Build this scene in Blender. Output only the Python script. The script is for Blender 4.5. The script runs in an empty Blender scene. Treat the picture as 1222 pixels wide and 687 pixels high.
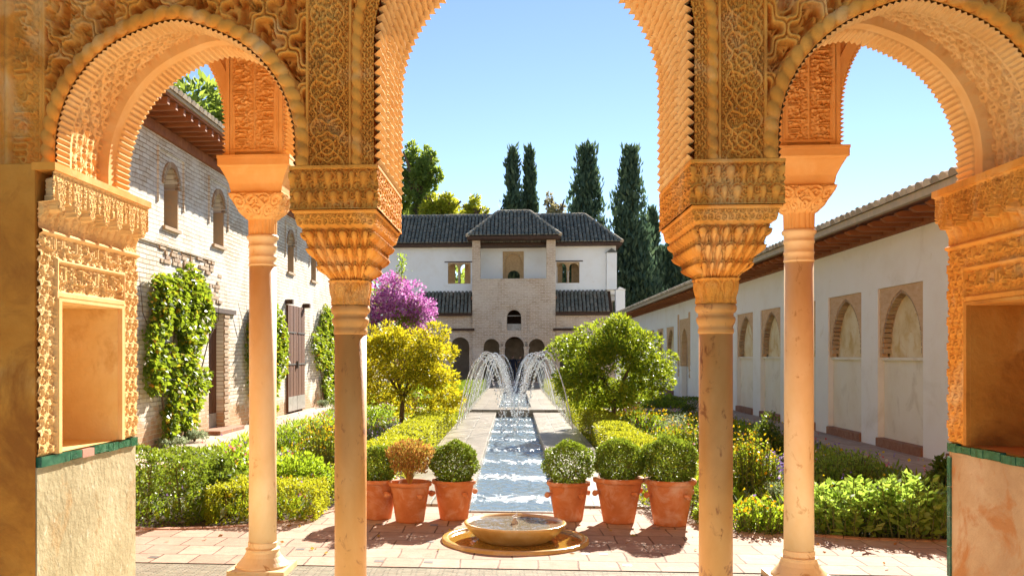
import bpy, math, random
import numpy as np
from mathutils import Vector

# ------------------------------------------------------------------ camera, sky, sun, exposure
scene = bpy.context.scene
COL = scene.collection
FPX, CX, CY, HC = 1130.0, 525.0, 424.0, 1.6          # focal length and principal point in photo pixels, eye height
TH = math.atan(89.0 / FPX)
CT, ST = math.cos(TH), math.sin(TH)
cam = bpy.data.cameras.new('camera')
camo = bpy.data.objects.new('camera', cam)
COL.objects.link(camo)
camo.location = (0, 0, HC)
camo.rotation_euler = (math.pi / 2, 0, TH)
cam.sensor_width = 36
cam.lens = 36 * FPX / 1222
cam.shift_x = (611 - CX) / 1222
cam.shift_y = (CY - 343.5) / 1222
cam.clip_start = 0.05
cam.clip_end = 3000
scene.camera = camo

SUN_EL, SUN_AZ = math.radians(30), math.radians(17)   # azimuth to the right of the court axis (+Y)
world = bpy.data.worlds.new('World')
scene.world = world
world.use_nodes = True
wn = world.node_tree.nodes
wl = world.node_tree.links
bg = wn['Background']
sky = wn.new('ShaderNodeTexSky')
sky.sky_type = 'NISHITA'
sky.sun_disc = False
sky.sun_elevation = SUN_EL
sky.sun_rotation = SUN_AZ
sky.altitude = 0
sky.air_density = 0.6
sky.dust_density = 0.0
sky.ozone_density = 0.3
wl.new(sky.outputs['Color'], bg.inputs['Color'])
bg.inputs['Strength'].default_value = 0.067
sunl = bpy.data.lights.new('sun', 'SUN')
sunl.energy = 5.0
sunl.angle = math.radians(0.5)
sunl.color = (1.0, 0.93, 0.82)
suno = bpy.data.objects.new('sun', sunl)
COL.objects.link(suno)
SUNV = Vector((math.sin(SUN_AZ) * math.cos(SUN_EL), math.cos(SUN_AZ) * math.cos(SUN_EL), math.sin(SUN_EL)))
suno.rotation_euler = SUNV.to_track_quat('Z', 'Y').to_euler()
suno.location = SUNV * 60
vs = scene.view_settings
vs.view_transform = 'Standard'
vs.look = 'None'
vs.exposure = 1.70
vs.gamma = 1.0
vs.use_curve_mapping = False
scene.cycles.max_bounces = 8
scene.cycles.diffuse_bounces = 5
scene.cycles.transparent_max_bounces = 6
scene.cycles.sample_clamp_indirect = 6
try:
    scene.cycles.use_denoising = True
    scene.cycles.denoiser = 'OPENIMAGEDENOISE'
except Exception:
    pass

# ------------------------------------------------------------------ photo geometry helpers (used for distances on the ground)
def XP(px, Y):
    k = (px - CX) / FPX
    return Y * (k * CT - ST) / (CT + k * ST)
def DEP(X, Y):
    return Y * CT - X * ST
def ZP(px, py, Y):
    return HC + (CY - py) * DEP(XP(px, Y), Y) / FPX
def gp(px, py, z=0.0):
    d = (HC - z) * FPX / (py - CY)
    k = (px - CX) / FPX
    return (-ST * d + CT * k * d, CT * d + ST * k * d)
def YX(px, X):                                       # depth along the court where a wall at X crosses column px
    k = (px - CX) / FPX
    return X / ((k * CT - ST) / (CT + k * ST))

# ------------------------------------------------------------------ mesh and object helpers
ORG = {}
def finish(name, me, material, parent=None, smooth=False):
    o = bpy.data.objects.new(name, me)
    COL.objects.link(o)
    if material is not None:
        for m in (material if isinstance(material, (list, tuple)) else [material]):
            me.materials.append(m)
    if smooth:
        me.polygons.foreach_set('use_smooth', np.ones(len(me.polygons), bool))
    if parent is not None:
        o.parent = parent
        ORG[o.name] = ORG.get(parent.name, (0, 0, 0))
    return o

def shifted(v, parent):
    v = np.asarray(v, float)
    if parent is not None:
        v = v - np.asarray(ORG.get(parent.name, (0, 0, 0)))
    return v

def quads(name, V, Q, material, parent=None, smooth=False, midx=None):
    """V (n,3), Q (m,k) integer faces of one size"""
    V = shifted(V, parent)
    Q = np.asarray(Q, np.int32)
    me = bpy.data.meshes.new(name)
    me.vertices.add(len(V))
    me.vertices.foreach_set('co', V.astype(np.float32).ravel())
    k = Q.shape[1]
    me.loops.add(Q.size)
    me.loops.foreach_set('vertex_index', Q.ravel())
    me.polygons.add(len(Q))
    me.polygons.foreach_set('loop_start', np.arange(0, Q.size, k, dtype=np.int32))
    if midx is not None:
        me.polygons.foreach_set('material_index', np.asarray(midx, np.int32))
    me.update(calc_edges=True)
    me.validate()
    return finish(name, me, material, parent, smooth)

class MB:
    """collects shapes into one mesh"""
    def __init__(self):
        self.v, self.f, self.m, self.cur = [], [], [], 0
    def add(self, verts, faces):
        b = len(self.v)
        self.v.extend([tuple(p) for p in verts])
        for f in faces:
            self.f.append([b + i for i in f]); self.m.append(self.cur)
        return self
    def box(self, x0, x1, y0, y1, z0, z1):
        return self.add([(x0,y0,z0),(x1,y0,z0),(x1,y1,z0),(x0,y1,z0),(x0,y0,z1),(x1,y0,z1),(x1,y1,z1),(x0,y1,z1)],
                 [(0,3,2,1),(4,5,6,7),(0,1,5,4),(1,2,6,5),(2,3,7,6),(3,0,4,7)])
    def bbox(self, x0, x1, y0, y1, z0, z1, b=0.01):
        """box with a chamfered top edge"""
        v = [(x0,y0,z0),(x1,y0,z0),(x1,y1,z0),(x0,y1,z0),(x0,y0,z1-b),(x1,y0,z1-b),(x1,y1,z1-b),(x0,y1,z1-b),
             (x0+b,y0+b,z1),(x1-b,y0+b,z1),(x1-b,y1-b,z1),(x0+b,y1-b,z1)]
        f = [(0,3,2,1),(8,9,10,11)]
        for i in range(4):
            j = (i+1) % 4
            f += [(i,j,4+j,4+i),(4+i,4+j,8+j,8+i)]
        return self.add(v, f)
    def lathe(self, prof, c=(0,0,0), n=32, sq=None):
        """prof: list of (radius, z)"""
        v, f = [], []
        for r, z in prof:
            for k in range(n):
                a = 2*math.pi*k/n
                v.append((c[0]+r*math.cos(a), c[1]+r*math.sin(a), c[2]+z))
        for i in range(len(prof)-1):
            for k in range(n):
                l = (k+1) % n
                f.append((i*n+k, i*n+l, (i+1)*n+l, (i+1)*n+k))
        f.append(tuple(range(n))[::-1])
        f.append(tuple((len(prof)-1)*n+k for k in range(n)))
        return self.add(v, f)
    def sqlathe(self, prof, c=(0,0,0)):
        """square section: prof list of (half x, half y, z)"""
        v, f = [], []
        for hx, hy, z in prof:
            v += [(c[0]-hx,c[1]-hy,c[2]+z),(c[0]+hx,c[1]-hy,c[2]+z),(c[0]+hx,c[1]+hy,c[2]+z),(c[0]-hx,c[1]+hy,c[2]+z)]
        for i in range(len(prof)-1):
            for k in range(4):
                l = (k+1) % 4
                f.append((i*4+k, i*4+l, i*4+4+l, i*4+4+k))
        f.append((3,2,1,0)); n = (len(prof)-1)*4
        f.append((n,n+1,n+2,n+3))
        return self.add(v, f)
    def tube(self, path, radii, n=8, cap=True):
        path = [Vector(p) for p in path]
        if not hasattr(radii, '__len__'):
            radii = [radii]*len(path)
        v, f = [], []
        for i, p in enumerate(path):
            t = (path[min(i+1, len(path)-1)] - path[max(i-1, 0)]).normalized()
            a = Vector((0,0,1)) if abs(t.z) < .9 else Vector((1,0,0))
            s = t.cross(a).normalized(); u = s.cross(t)
            for k in range(n):
                an = 2*math.pi*k/n
                v.append(tuple(p + (s*math.cos(an) + u*math.sin(an))*radii[i]))
        for i in range(len(path)-1):
            for k in range(n):
                l = (k+1) % n
                f.append((i*n+k, i*n+l, i*n+n+l, i*n+n+k))
        if cap:
            f.append(tuple(range(n))[::-1]); f.append(tuple((len(path)-1)*n+k for k in range(n)))
        return self.add(v, f)
    def build(self, name, material, parent=None, smooth=False):
        me = bpy.data.meshes.new(name)
        me.from_pydata([tuple(p) for p in shifted(self.v, parent)], [], self.f)
        if isinstance(material, (list, tuple)):
            me.polygons.foreach_set('material_index', np.array(self.m, np.int32))
        me.update()
        return finish(name, me, material, parent, smooth)

def thing(name, label, cat, loc=(0,0,0), group=None):
    o = bpy.data.objects.new(name, None)
    COL.objects.link(o)
    o.location = loc
    o.empty_display_size = .2
    o['label'] = label; o['category'] = cat
    if group: o['group'] = group
    ORG[o.name] = tuple(loc)
    return o
def tag(o, label, cat, group=None):
    o['label'] = label; o['category'] = cat
    if group: o['group'] = group
    return o
def structure(o):
    o['kind'] = 'structure'
    return o
def dup(o, loc=None, parent=None, label=None, rz=None, scale=None):
    c = o.copy(); COL.objects.link(c)
    if parent is not None: c.parent = parent
    if loc is not None: c.location = loc
    if rz is not None: c.rotation_euler = (0, 0, rz)
    if scale is not None: c.scale = scale
    if label: c['label'] = label
    for ch in list(o.children): dup(ch, parent=c)
    return c

def grid_faces(nu, nv, wrap=False):
    i = np.arange(nu if wrap else nu-1); j = np.arange(nv-1)
    I, J = np.meshgrid(i, j, indexing='ij')
    I2 = (I+1) % nu
    return np.stack([I*nv+J, I2*nv+J, I2*nv+J+1, I*nv+J+1], -1).reshape(-1, 4)

def relief(name, P, N, H, material, parent, flip=False, wrap=False):
    """P,N (nu,nv,3) surface and its outward normal, H (nu,nv) carved height"""
    V = (P + N*H[..., None]).reshape(-1, 3)
    Q = grid_faces(P.shape[0], P.shape[1], wrap)
    if flip: Q = Q[:, ::-1]
    return quads(name, V, Q, material, parent, smooth=True)

# wall made of one plane with openings; (u,v) plane coordinates, w into the wall
def wall_panel(mb, frame, u0, u1, v0, v1, depth, openings, back=True):
    """openings: (u0,u1,v0,v1,kind) kind flat / round / point; the arch is inside v1"""
    us = sorted(set([u0,u1]+[o[0] for o in openings]+[o[1] for o in openings]))
    vs_ = sorted(set([v0,v1]+[o[2] for o in openings]+[o[3] for o in openings]))
    def inside(a, b):
        return any(o[0]-1e-6 <= a <= o[1]+1e-6 and o[2]-1e-6 <= b <= o[3]+1e-6 for o in openings)
    for w in ([0.0, depth] if back else [0.0]):
        for i in range(len(us)-1):
            for j in range(len(vs_)-1):
                if inside((us[i]+us[i+1])/2, (vs_[j]+vs_[j+1])/2): continue
                mb.add([frame(us[i],vs_[j],w),frame(us[i+1],vs_[j],w),frame(us[i+1],vs_[j+1],w),frame(us[i],vs_[j+1],w)],
                       [(0,1,2,3) if w == 0 else (3,2,1,0)])
        for o in openings:
            if o[4] == 'flat': continue
            ap = arch_curve(o)
            h = len(ap)//2
            mid = ap[h]
            for side, pts, cu in ((0, ap[:h+1], o[0]), (1, ap[h:], o[1])):
                corner = (cu, o[3])
                for k in range(len(pts)-1):
                    mb.add([frame(corner[0],corner[1],w),frame(pts[k][0],pts[k][1],w),frame(pts[k+1][0],pts[k+1][1],w)], [(0,1,2)])
    for o in openings:
        outline = [(o[0],o[2])] + (arch_curve(o) if o[4] != 'flat' else [(o[0],o[3]),(o[1],o[3])]) + [(o[1],o[2])]
        n = len(outline)
        v = [frame(a,b,0) for a,b in outline] + [frame(a,b,depth) for a,b in outline]
        mb.add(v, [(k,k+1,n+k+1,n+k) for k in range(n-1)] + ([(n-1,0,n,2*n-1)] if o[2] > v0+1e-6 else []))
    # outer edges (the foot is left open where an opening reaches down to it)
    c = [(u0,v0),(u1,v0),(u1,v1),(u0,v1)]
    v = [frame(a,b,0) for a,b in c]+[frame(a,b,depth) for a,b in c]
    mb.add(v, [(k,(k+1)%4,4+(k+1)%4,4+k) for k in (1,2,3)])
    foot = sorted((o[0],o[1]) for o in openings if o[2] <= v0+1e-6)
    u = u0
    for a, b in foot+[(u1,u1)]:
        if a > u+1e-6: mb.add([frame(u,v0,0),frame(a,v0,0),frame(a,v0,depth),frame(u,v0,depth)], [(0,1,2,3)])
        u = b
def arch_curve(o, n=16):
    a, b, v1, kind = o[0], o[1], o[3], o[4]
    c = (a+b)/2; r = (b-a)/2
    pts = []
    if kind == 'round':
        for k in range(n+1):
            t = math.pi*(1-k/n)
            pts.append((c+r*math.cos(t), v1-r+r*math.sin(t)))
    else:
        R = r*1.22
        h = math.sqrt(R*R-(R-r)**2)
        half = n//2
        am = math.atan2(h, -(R-r))
        for k in range(half+1):
            t = math.pi - (math.pi-math.atan2(h, -(R-r)))*k/half
            pts.append((a+R+R*math.cos(t), v1-h+R*math.sin(t)))
        pts += [(a+b-p[0], p[1]) for p in pts[:-1][::-1]]
    return pts
def arch_ring(mb, o, frame, w, d, thick, n=16, bricks=True, legs=True):
    """a ring of little voussoir bricks round an opening, standing d proud of the plane"""
    inner = arch_curve(o, n)
    c = ((o[0]+o[1])/2, inner[0][1])
    if legs:
        step = .11
        k = int((inner[0][1]-o[2])/step)
        inner = [(inner[0][0], inner[0][1]-step*i) for i in range(k, 0, -1)] + inner + [(inner[-1][0], inner[-1][1]-step*i) for i in range(1, k+1)]
    for i in range(len(inner)-1):
        p, q = inner[i], inner[i+1]
        def outw(a):
            if a[1] < c[1]-1e-6: return (a[0] + (-thick if a[0] < c[0] else thick), a[1])
            dx, dy = a[0]-c[0], a[1]-c[1]+1e-9; l = math.hypot(dx, dy)
            return (a[0]+dx/l*thick, a[1]+dy/l*thick)
        P, Qo = outw(p), outw(q)
        g = .12
        lerp = lambda a, b, t: (a[0]+(b[0]-a[0])*t, a[1]+(b[1]-a[1])*t)
        cs = [lerp(p,q,g), lerp(p,q,1-g), lerp(P,Qo,1-g), lerp(P,Qo,g)]
        v = [frame(a,b,-d) for a,b in cs] + [frame(a,b,w) for a,b in cs]
        mb.add(v, [(0,1,2,3),(0,4,5,1),(1,5,6,2),(2,6,7,3),(3,7,4,0)])

# ------------------------------------------------------------------ materials
def lin(*c):
    return tuple(c) + ((1.0,) if len(c) == 3 else ())
def new_mat(name):
    m = bpy.data.materials.new(name)
    m.use_nodes = True
    nt = m.node_tree
    return m, nt, nt.nodes['Principled BSDF']
def coords(nt, plane=None, scale=(1,1,1)):
    g = nt.nodes.new('ShaderNodeNewGeometry')
    mp = nt.nodes.new('ShaderNodeMapping')
    mp.inputs['Scale'].default_value = scale
    if plane is None:
        nt.links.new(g.outputs['Position'], mp.inputs['Vector'])
    else:
        s = nt.nodes.new('ShaderNodeSeparateXYZ'); c = nt.nodes.new('ShaderNodeCombineXYZ')
        nt.links.new(g.outputs['Position'], s.inputs[0])
        nt.links.new(s.outputs[plane[0]], c.inputs[0]); nt.links.new(s.outputs[plane[1]], c.inputs[1])
        nt.links.new(c.outputs[0], mp.inputs['Vector'])
    return mp.outputs[0]
def noise(nt, vec, scale, detail=6, rough=.55, dist=0.0):
    n = nt.nodes.new('ShaderNodeTexNoise')
    n.inputs['Scale'].default_value = scale; n.inputs['Detail'].default_value = detail
    n.inputs['Roughness'].default_value = rough; n.inputs['Distortion'].default_value = dist
    nt.links.new(vec, n.inputs['Vector'])
    return n.outputs['Fac']
def ramp(nt, fac, stops, interp='LINEAR'):
    r = nt.nodes.new('ShaderNodeValToRGB')
    r.color_ramp.interpolation = interp
    e = r.color_ramp.elements
    while len(e) < len(stops): e.new(.5)
    for i, (p, c) in enumerate(stops):
        e[i].position = p; e[i].color = lin(*c)
    nt.links.new(fac, r.inputs['Fac'])
    return r.outputs['Color']
def mix(nt, fac, a, b, mode='MIX'):
    n = nt.nodes.new('ShaderNodeMix'); n.data_type = 'RGBA'; n.blend_type = mode
    for s, v in ((0, fac), (6, a), (7, b)):
        if isinstance(v, (int, float)): n.inputs[s].default_value = v
        elif isinstance(v, tuple): n.inputs[s].default_value = lin(*v)
        else: nt.links.new(v, n.inputs[s])
    return n.outputs[2]
def bump(nt, h, strength, dist, bsdf, prev=None):
    b = nt.nodes.new('ShaderNodeBump')
    b.inputs['Strength'].default_value = strength; b.inputs['Distance'].default_value = dist
    nt.links.new(h, b.inputs['Height'])
    if prev is not None: nt.links.new(prev, b.inputs['Normal'])
    nt.links.new(b.outputs[0], bsdf.inputs['Normal'])
    return b.outputs[0]
def mat(name, stops, scale=3, detail=8, rough=.85, bmp=.4, bscale=40, bdist=.01, stretch=(1,1,1), spec=.3, blotch=None, dist=0.3, more=()):
    m, nt, b = new_mat(name)
    vec = coords(nt, None, stretch)
    c = ramp(nt, noise(nt, vec, scale, detail, .6, dist), stops)
    if blotch:                                        # (scale, low, high, colour)
        f = ramp(nt, noise(nt, vec, blotch[0], 9, .65, .6), [(blotch[1], (0,0,0)), (blotch[2], (1,1,1))])
        c = mix(nt, f, c, blotch[3])
    for sc_, lo_, hi_, col_, st_ in more:
        f = ramp(nt, noise(nt, vec, sc_, 8, .62, .8), [(lo_, (0,0,0)), (hi_, (st_,st_,st_))])
        c = mix(nt, f, c, col_)
    nt.links.new(c, b.inputs['Base Color'])
    b.inputs['Roughness'].default_value = rough
    b.inputs['Specular IOR Level'].default_value = spec
    if bmp: bump(nt, noise(nt, vec, bscale, 6, .6), bmp, bdist, b)
    return m
def brick_mat(name, plane, bricks, mortar, bw, bh, msize, washes=(), bmp=.8, rough=.9, dist=.012, offset=.5, foot=None):
    """washes: (scale, low, high, colour, strength)"""
    m, nt, b = new_mat(name)
    vec = coords(nt, plane)
    # wobble so that courses are not ruler straight
    wob = nt.nodes.new('ShaderNodeTexNoise'); wob.inputs['Scale'].default_value = 2.2; wob.inputs['Detail'].default_value = 4
    nt.links.new(vec, wob.inputs['Vector'])
    va = nt.nodes.new('ShaderNodeVectorMath'); va.operation = 'MULTIPLY_ADD'
    va.inputs[1].default_value = (.05, .05, 0)
    nt.links.new(wob.outputs['Color'], va.inputs[0]); nt.links.new(vec, va.inputs[2])
    t = nt.nodes.new('ShaderNodeTexBrick')
    t.inputs['Scale'].default_value = 1; t.inputs['Brick Width'].default_value = bw; t.inputs['Row Height'].default_value = bh
    t.inputs['Mortar Size'].default_value = msize; t.inputs['Mortar Smooth'].default_value = .3; t.inputs['Bias'].default_value = 0
    t.offset = offset
    t.inputs['Color1'].default_value = lin(*bricks[0]); t.inputs['Color2'].default_value = lin(*bricks[1]); t.inputs['Mortar'].default_value = lin(*mortar)
    nt.links.new(va.outputs[0], t.inputs['Vector'])
    c = t.outputs['Color']
    for sc, lo, hi, colr, st in washes:
        f = ramp(nt, noise(nt, vec, sc, 10, .65, .4), [(lo, (0,0,0)), (hi, (st,st,st))])
        c = mix(nt, f, c, colr)
    if foot:                                          # the wash has worn off toward the ground
        g = nt.nodes.new('ShaderNodeNewGeometry'); sx = nt.nodes.new('ShaderNodeSeparateXYZ'); nt.links.new(g.outputs['Position'], sx.inputs[0])
        ma = nt.nodes.new('ShaderNodeMath'); ma.operation = 'MULTIPLY_ADD'; ma.inputs[1].default_value = -.45; nt.links.new(sx.outputs[2], ma.inputs[0])
        nt.links.new(noise(nt, vec, 1.6, 9, .65, .4), ma.inputs[2])
        c = mix(nt, ramp(nt, ma.outputs[0], [(.22,(0,0,0)),(.34,(.9,.9,.9))]), c, mix(nt, t.outputs['Fac'], foot[0], foot[1]))
    f = noise(nt, vec, 9, 8, .7)
    c = mix(nt, .35, c, ramp(nt, f, [(.3, (.25,.25,.25)), (.7, (.75,.75,.75))]), 'OVERLAY')
    nt.links.new(c, b.inputs['Base Color'])
    b.inputs['Roughness'].default_value = rough; b.inputs['Specular IOR Level'].default_value = .2
    inv = nt.nodes.new('ShaderNodeMath'); inv.operation = 'SUBTRACT'; inv.inputs[0].default_value = 1
    nt.links.new(t.outputs['Fac'], inv.inputs[1])
    n1 = bump(nt, inv.outputs[0], bmp, dist, b)
    bump(nt, noise(nt, vec, 35, 7, .65), .5, .012, b, n1)
    return m
def island_mat(name, stops, rough=.5, trans=0.0, tcol=None, spec=.4, nscale=None, nstops=None):
    """colour picked per leaf / per tile"""
    m, nt, b = new_mat(name)
    g = nt.nodes.new('ShaderNodeNewGeometry')
    c = ramp(nt, g.outputs['Random Per Island'], stops)
    if nscale:
        f = noise(nt, coords(nt), nscale, 6)
        c = mix(nt, ramp(nt, f, nstops), c, mix(nt, .5, c, (.3,.3,.24)))
    nt.links.new(c, b.inputs['Base Color'])
    b.inputs['Roughness'].default_value = rough; b.inputs['Specular IOR Level'].default_value = spec
    if trans:
        tr = nt.nodes.new('ShaderNodeBsdfTranslucent')
        if tcol: nt.links.new(mix(nt, .6, c, tcol), tr.inputs['Color'])
        else: nt.links.new(c, tr.inputs['Color'])
        ms = nt.nodes.new('ShaderNodeMixShader'); ms.inputs[0].default_value = trans
        nt.links.new(b.outputs[0], ms.inputs[1]); nt.links.new(tr.outputs[0], ms.inputs[2])
        nt.links.new(ms.outputs[0], nt.nodes['Material Output'].inputs['Surface'])
    return m

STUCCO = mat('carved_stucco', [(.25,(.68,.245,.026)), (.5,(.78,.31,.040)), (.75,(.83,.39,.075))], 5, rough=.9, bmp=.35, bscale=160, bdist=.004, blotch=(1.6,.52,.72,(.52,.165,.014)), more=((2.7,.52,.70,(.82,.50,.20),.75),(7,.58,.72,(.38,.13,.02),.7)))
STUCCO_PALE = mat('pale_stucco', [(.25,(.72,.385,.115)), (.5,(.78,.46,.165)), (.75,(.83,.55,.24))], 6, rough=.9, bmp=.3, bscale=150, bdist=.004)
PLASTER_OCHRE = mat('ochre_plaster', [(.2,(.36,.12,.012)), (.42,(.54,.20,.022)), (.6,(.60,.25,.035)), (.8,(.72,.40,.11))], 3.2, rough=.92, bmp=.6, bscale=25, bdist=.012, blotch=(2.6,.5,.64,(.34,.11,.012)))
PLASTER_DADO = mat('worn_plaster', [(.25,(.29,.23,.11)), (.5,(.38,.31,.165)), (.75,(.50,.42,.25))], 3, rough=.92, bmp=.7, bscale=22, bdist=.014, blotch=(3.5,.54,.66,(.36,.22,.08)), more=((9,.6,.68,(.56,.50,.36),.7),))
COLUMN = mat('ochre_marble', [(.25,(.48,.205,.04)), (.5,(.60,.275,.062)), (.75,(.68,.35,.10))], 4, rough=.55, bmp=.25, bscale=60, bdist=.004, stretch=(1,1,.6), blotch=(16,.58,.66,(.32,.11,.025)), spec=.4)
PLASTER_PEEL_SHADE = mat('shaded_peeling_plaster', [(.25,(.42,.23,.10)), (.5,(.54,.33,.16)), (.75,(.66,.46,.27))], 2.6, rough=.92, bmp=.6, bscale=18, bdist=.014, blotch=(3.2,.5,.60,(.48,.20,.06)))  # shaded right jamb's browner tone put into the colour, over real patches
NICHE_LIT = mat('sunlit_niche_plaster', [(.25,(.70,.40,.11)), (.5,(.78,.50,.17)), (.75,(.82,.58,.25))], 2.6, rough=.92, bmp=.5, bscale=18, bdist=.012, blotch=(2.6,.55,.72,(.56,.28,.06)))  # lighter plaster for the left niche, its sunlight put into the colour
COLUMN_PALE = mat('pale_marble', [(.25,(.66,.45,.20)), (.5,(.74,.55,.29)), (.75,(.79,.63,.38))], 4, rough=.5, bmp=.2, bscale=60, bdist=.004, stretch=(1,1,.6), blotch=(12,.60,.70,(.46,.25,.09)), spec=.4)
WHITE = mat('white_limewash', [(.25,(.85,.80,.71)), (.5,(.90,.87,.80)), (.8,(.91,.89,.84))], 1.2, rough=.92, bmp=.3, bscale=14, bdist=.01, blotch=(.9,.6,.85,(.70,.64,.53)), more=((6,.62,.72,(.74,.66,.52),.5),))
CREAM = mat('cream_limewash', [(.25,(.80,.71,.54)), (.5,(.86,.79,.64)), (.8,(.88,.83,.71))], 1.5, rough=.92, bmp=.3, bscale=14, bdist=.01, blotch=(2,.55,.8,(.62,.53,.38)))
NICHE_BACK = mat('stained_niche_plaster', [(.3,(.66,.48,.23)), (.5,(.78,.63,.37)), (.7,(.82,.72,.50))], 2.4, rough=.92, bmp=.4, bscale=20, bdist=.01, blotch=(2.5,.52,.66,(.64,.42,.16)))
BRICK_FRAME = mat('pink_brick_render', [(.25,(.58,.34,.17)), (.5,(.66,.43,.24)), (.75,(.72,.51,.32))], 6, rough=.9, bmp=.5, bscale=30, bdist=.01, stretch=(1,1,3))
BRICK_RED = island_mat('thin_red_brick', [(0,(.44,.22,.10)), (.5,(.56,.32,.15)), (1,(.66,.44,.25))], .9, nscale=14, nstops=[(.4,(1,1,1)),(.65,(.5,.5,.5))])
BRICK_STEP = mat('red_step_brick', [(.3,(.26,.11,.06)), (.6,(.36,.18,.10)), (.8,(.42,.25,.16))], 8, bmp=.6, bscale=30)
HOUSE_BRICK = brick_mat('whitewashed_brick', (1,2), ((.66,.54,.40),(.82,.75,.62)), (.40,.28,.16), .29, .078, .011,
    washes=((1.1,.40,.66,(.86,.82,.74),.75), (.55,.60,.74,(.66,.50,.30),.8), (3.5,.64,.72,(.50,.30,.16),.6)), foot=((.50,.27,.13),(.60,.47,.31)))
HOUSE_LOWER = brick_mat('worn_lower_brick', (1,2), ((.50,.30,.16),(.62,.42,.25)), (.58,.46,.30), .29, .075, .010,
    washes=((1.4,.46,.6,(.72,.62,.46),.85), (4,.6,.7,(.42,.22,.11),.6)))
TOWER_BRICK = brick_mat('tower_brick', (0,2), ((.50,.33,.20),(.64,.47,.31)), (.72,.58,.43), .36, .11, .02,
    washes=((.5,.42,.62,(.76,.62,.47),.75), (1.6,.58,.72,(.44,.27,.16),.7)))
TILE_DARK = island_mat('weathered_roof_tile', [(0,(.035,.042,.032)), (.35,(.075,.07,.05)), (.7,(.13,.11,.075)), (1,(.24,.19,.13))], .85, nscale=5, nstops=[(.4,(1,1,1)),(.65,(.3,.3,.3))])
TILE_LIGHT = island_mat('pale_roof_tile', [(0,(.34,.24,.14)), (.4,(.52,.38,.24)), (.75,(.66,.53,.36)), (1,(.76,.65,.48))], .88, nscale=7, nstops=[(.4,(1,1,1)),(.65,(.3,.3,.3))])
WOOD_EAVE = mat('reddish_eave_timber', [(.3,(.24,.075,.028)), (.6,(.36,.13,.045)), (.8,(.46,.20,.08))], 6, rough=.7, bmp=.4, bscale=30, stretch=(.3,1,1))
WOOD_DOOR = mat('brown_door_timber', [(.3,(.10,.035,.016)), (.55,(.17,.065,.028)), (.8,(.25,.11,.05))], 9, rough=.6, bmp=.5, bscale=40, stretch=(1,1,.12), bdist=.006)
WOOD_DARK = mat('dark_timber', [(.3,(.05,.024,.013)), (.7,(.10,.05,.026))], 8, rough=.7, bmp=.4, bscale=30)
IRON = mat('grey_iron', [(.3,(.10,.09,.08)), (.7,(.2,.18,.16))], 10, rough=.5, bmp=.2)
ZINC = mat('zinc_kick_plate', [(.3,(.30,.28,.25)), (.7,(.44,.42,.38))], 8, rough=.45, bmp=.2)
GREEN_TILE = mat('green_glazed_tile', [(.3,(.008,.055,.03)), (.5,(.02,.11,.06)), (.7,(.07,.19,.11)), (.85,(.22,.26,.16))], 22, rough=.18, bmp=.2, bscale=50, bdist=.003, spec=.5)
PINK_TILE = mat('pink_worn_tile', [(.3,(.42,.19,.13)), (.7,(.56,.32,.24))], 14, rough=.45, bmp=.3, bscale=50, bdist=.003)
TERRACOTTA = mat('terracotta_pot_clay', [(.2,(.44,.13,.035)), (.5,(.56,.19,.06)), (.75,(.62,.28,.13))], 7, rough=.72, bmp=.35, bscale=45, bdist=.004, blotch=(5,.52,.7,(.66,.40,.26)))
SOIL = mat('dark_soil', [(.3,(.05,.032,.02)), (.6,(.10,.065,.04)), (.85,(.17,.12,.075))], 8, rough=.95, bmp=1, bscale=30, bdist=.04)
STONE = mat('grey_cream_stone', [(.25,(.40,.34,.26)), (.5,(.52,.46,.37)), (.8,(.62,.57,.48))], 3, rough=.6, bmp=.4, bscale=30, bdist=.006, blotch=(4,.55,.7,(.27,.22,.16)))
BASIN = mat('golden_wet_marble', [(.25,(.46,.25,.06)), (.5,(.60,.38,.12)), (.75,(.70,.52,.24))], 5, rough=.18, bmp=.2, bscale=50, bdist=.004, spec=.6)
BARK = mat('grey_brown_bark', [(.3,(.09,.06,.035)), (.7,(.19,.13,.08))], 12, rough=.9, bmp=.8, bscale=25, bdist=.02, stretch=(1,1,.3))
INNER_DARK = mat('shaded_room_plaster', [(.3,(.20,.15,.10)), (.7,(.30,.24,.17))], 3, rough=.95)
POOL_LINING = mat('dark_pool_lining', [(.3,(.05,.05,.04)), (.7,(.12,.11,.085))], 4, rough=.7)
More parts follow.
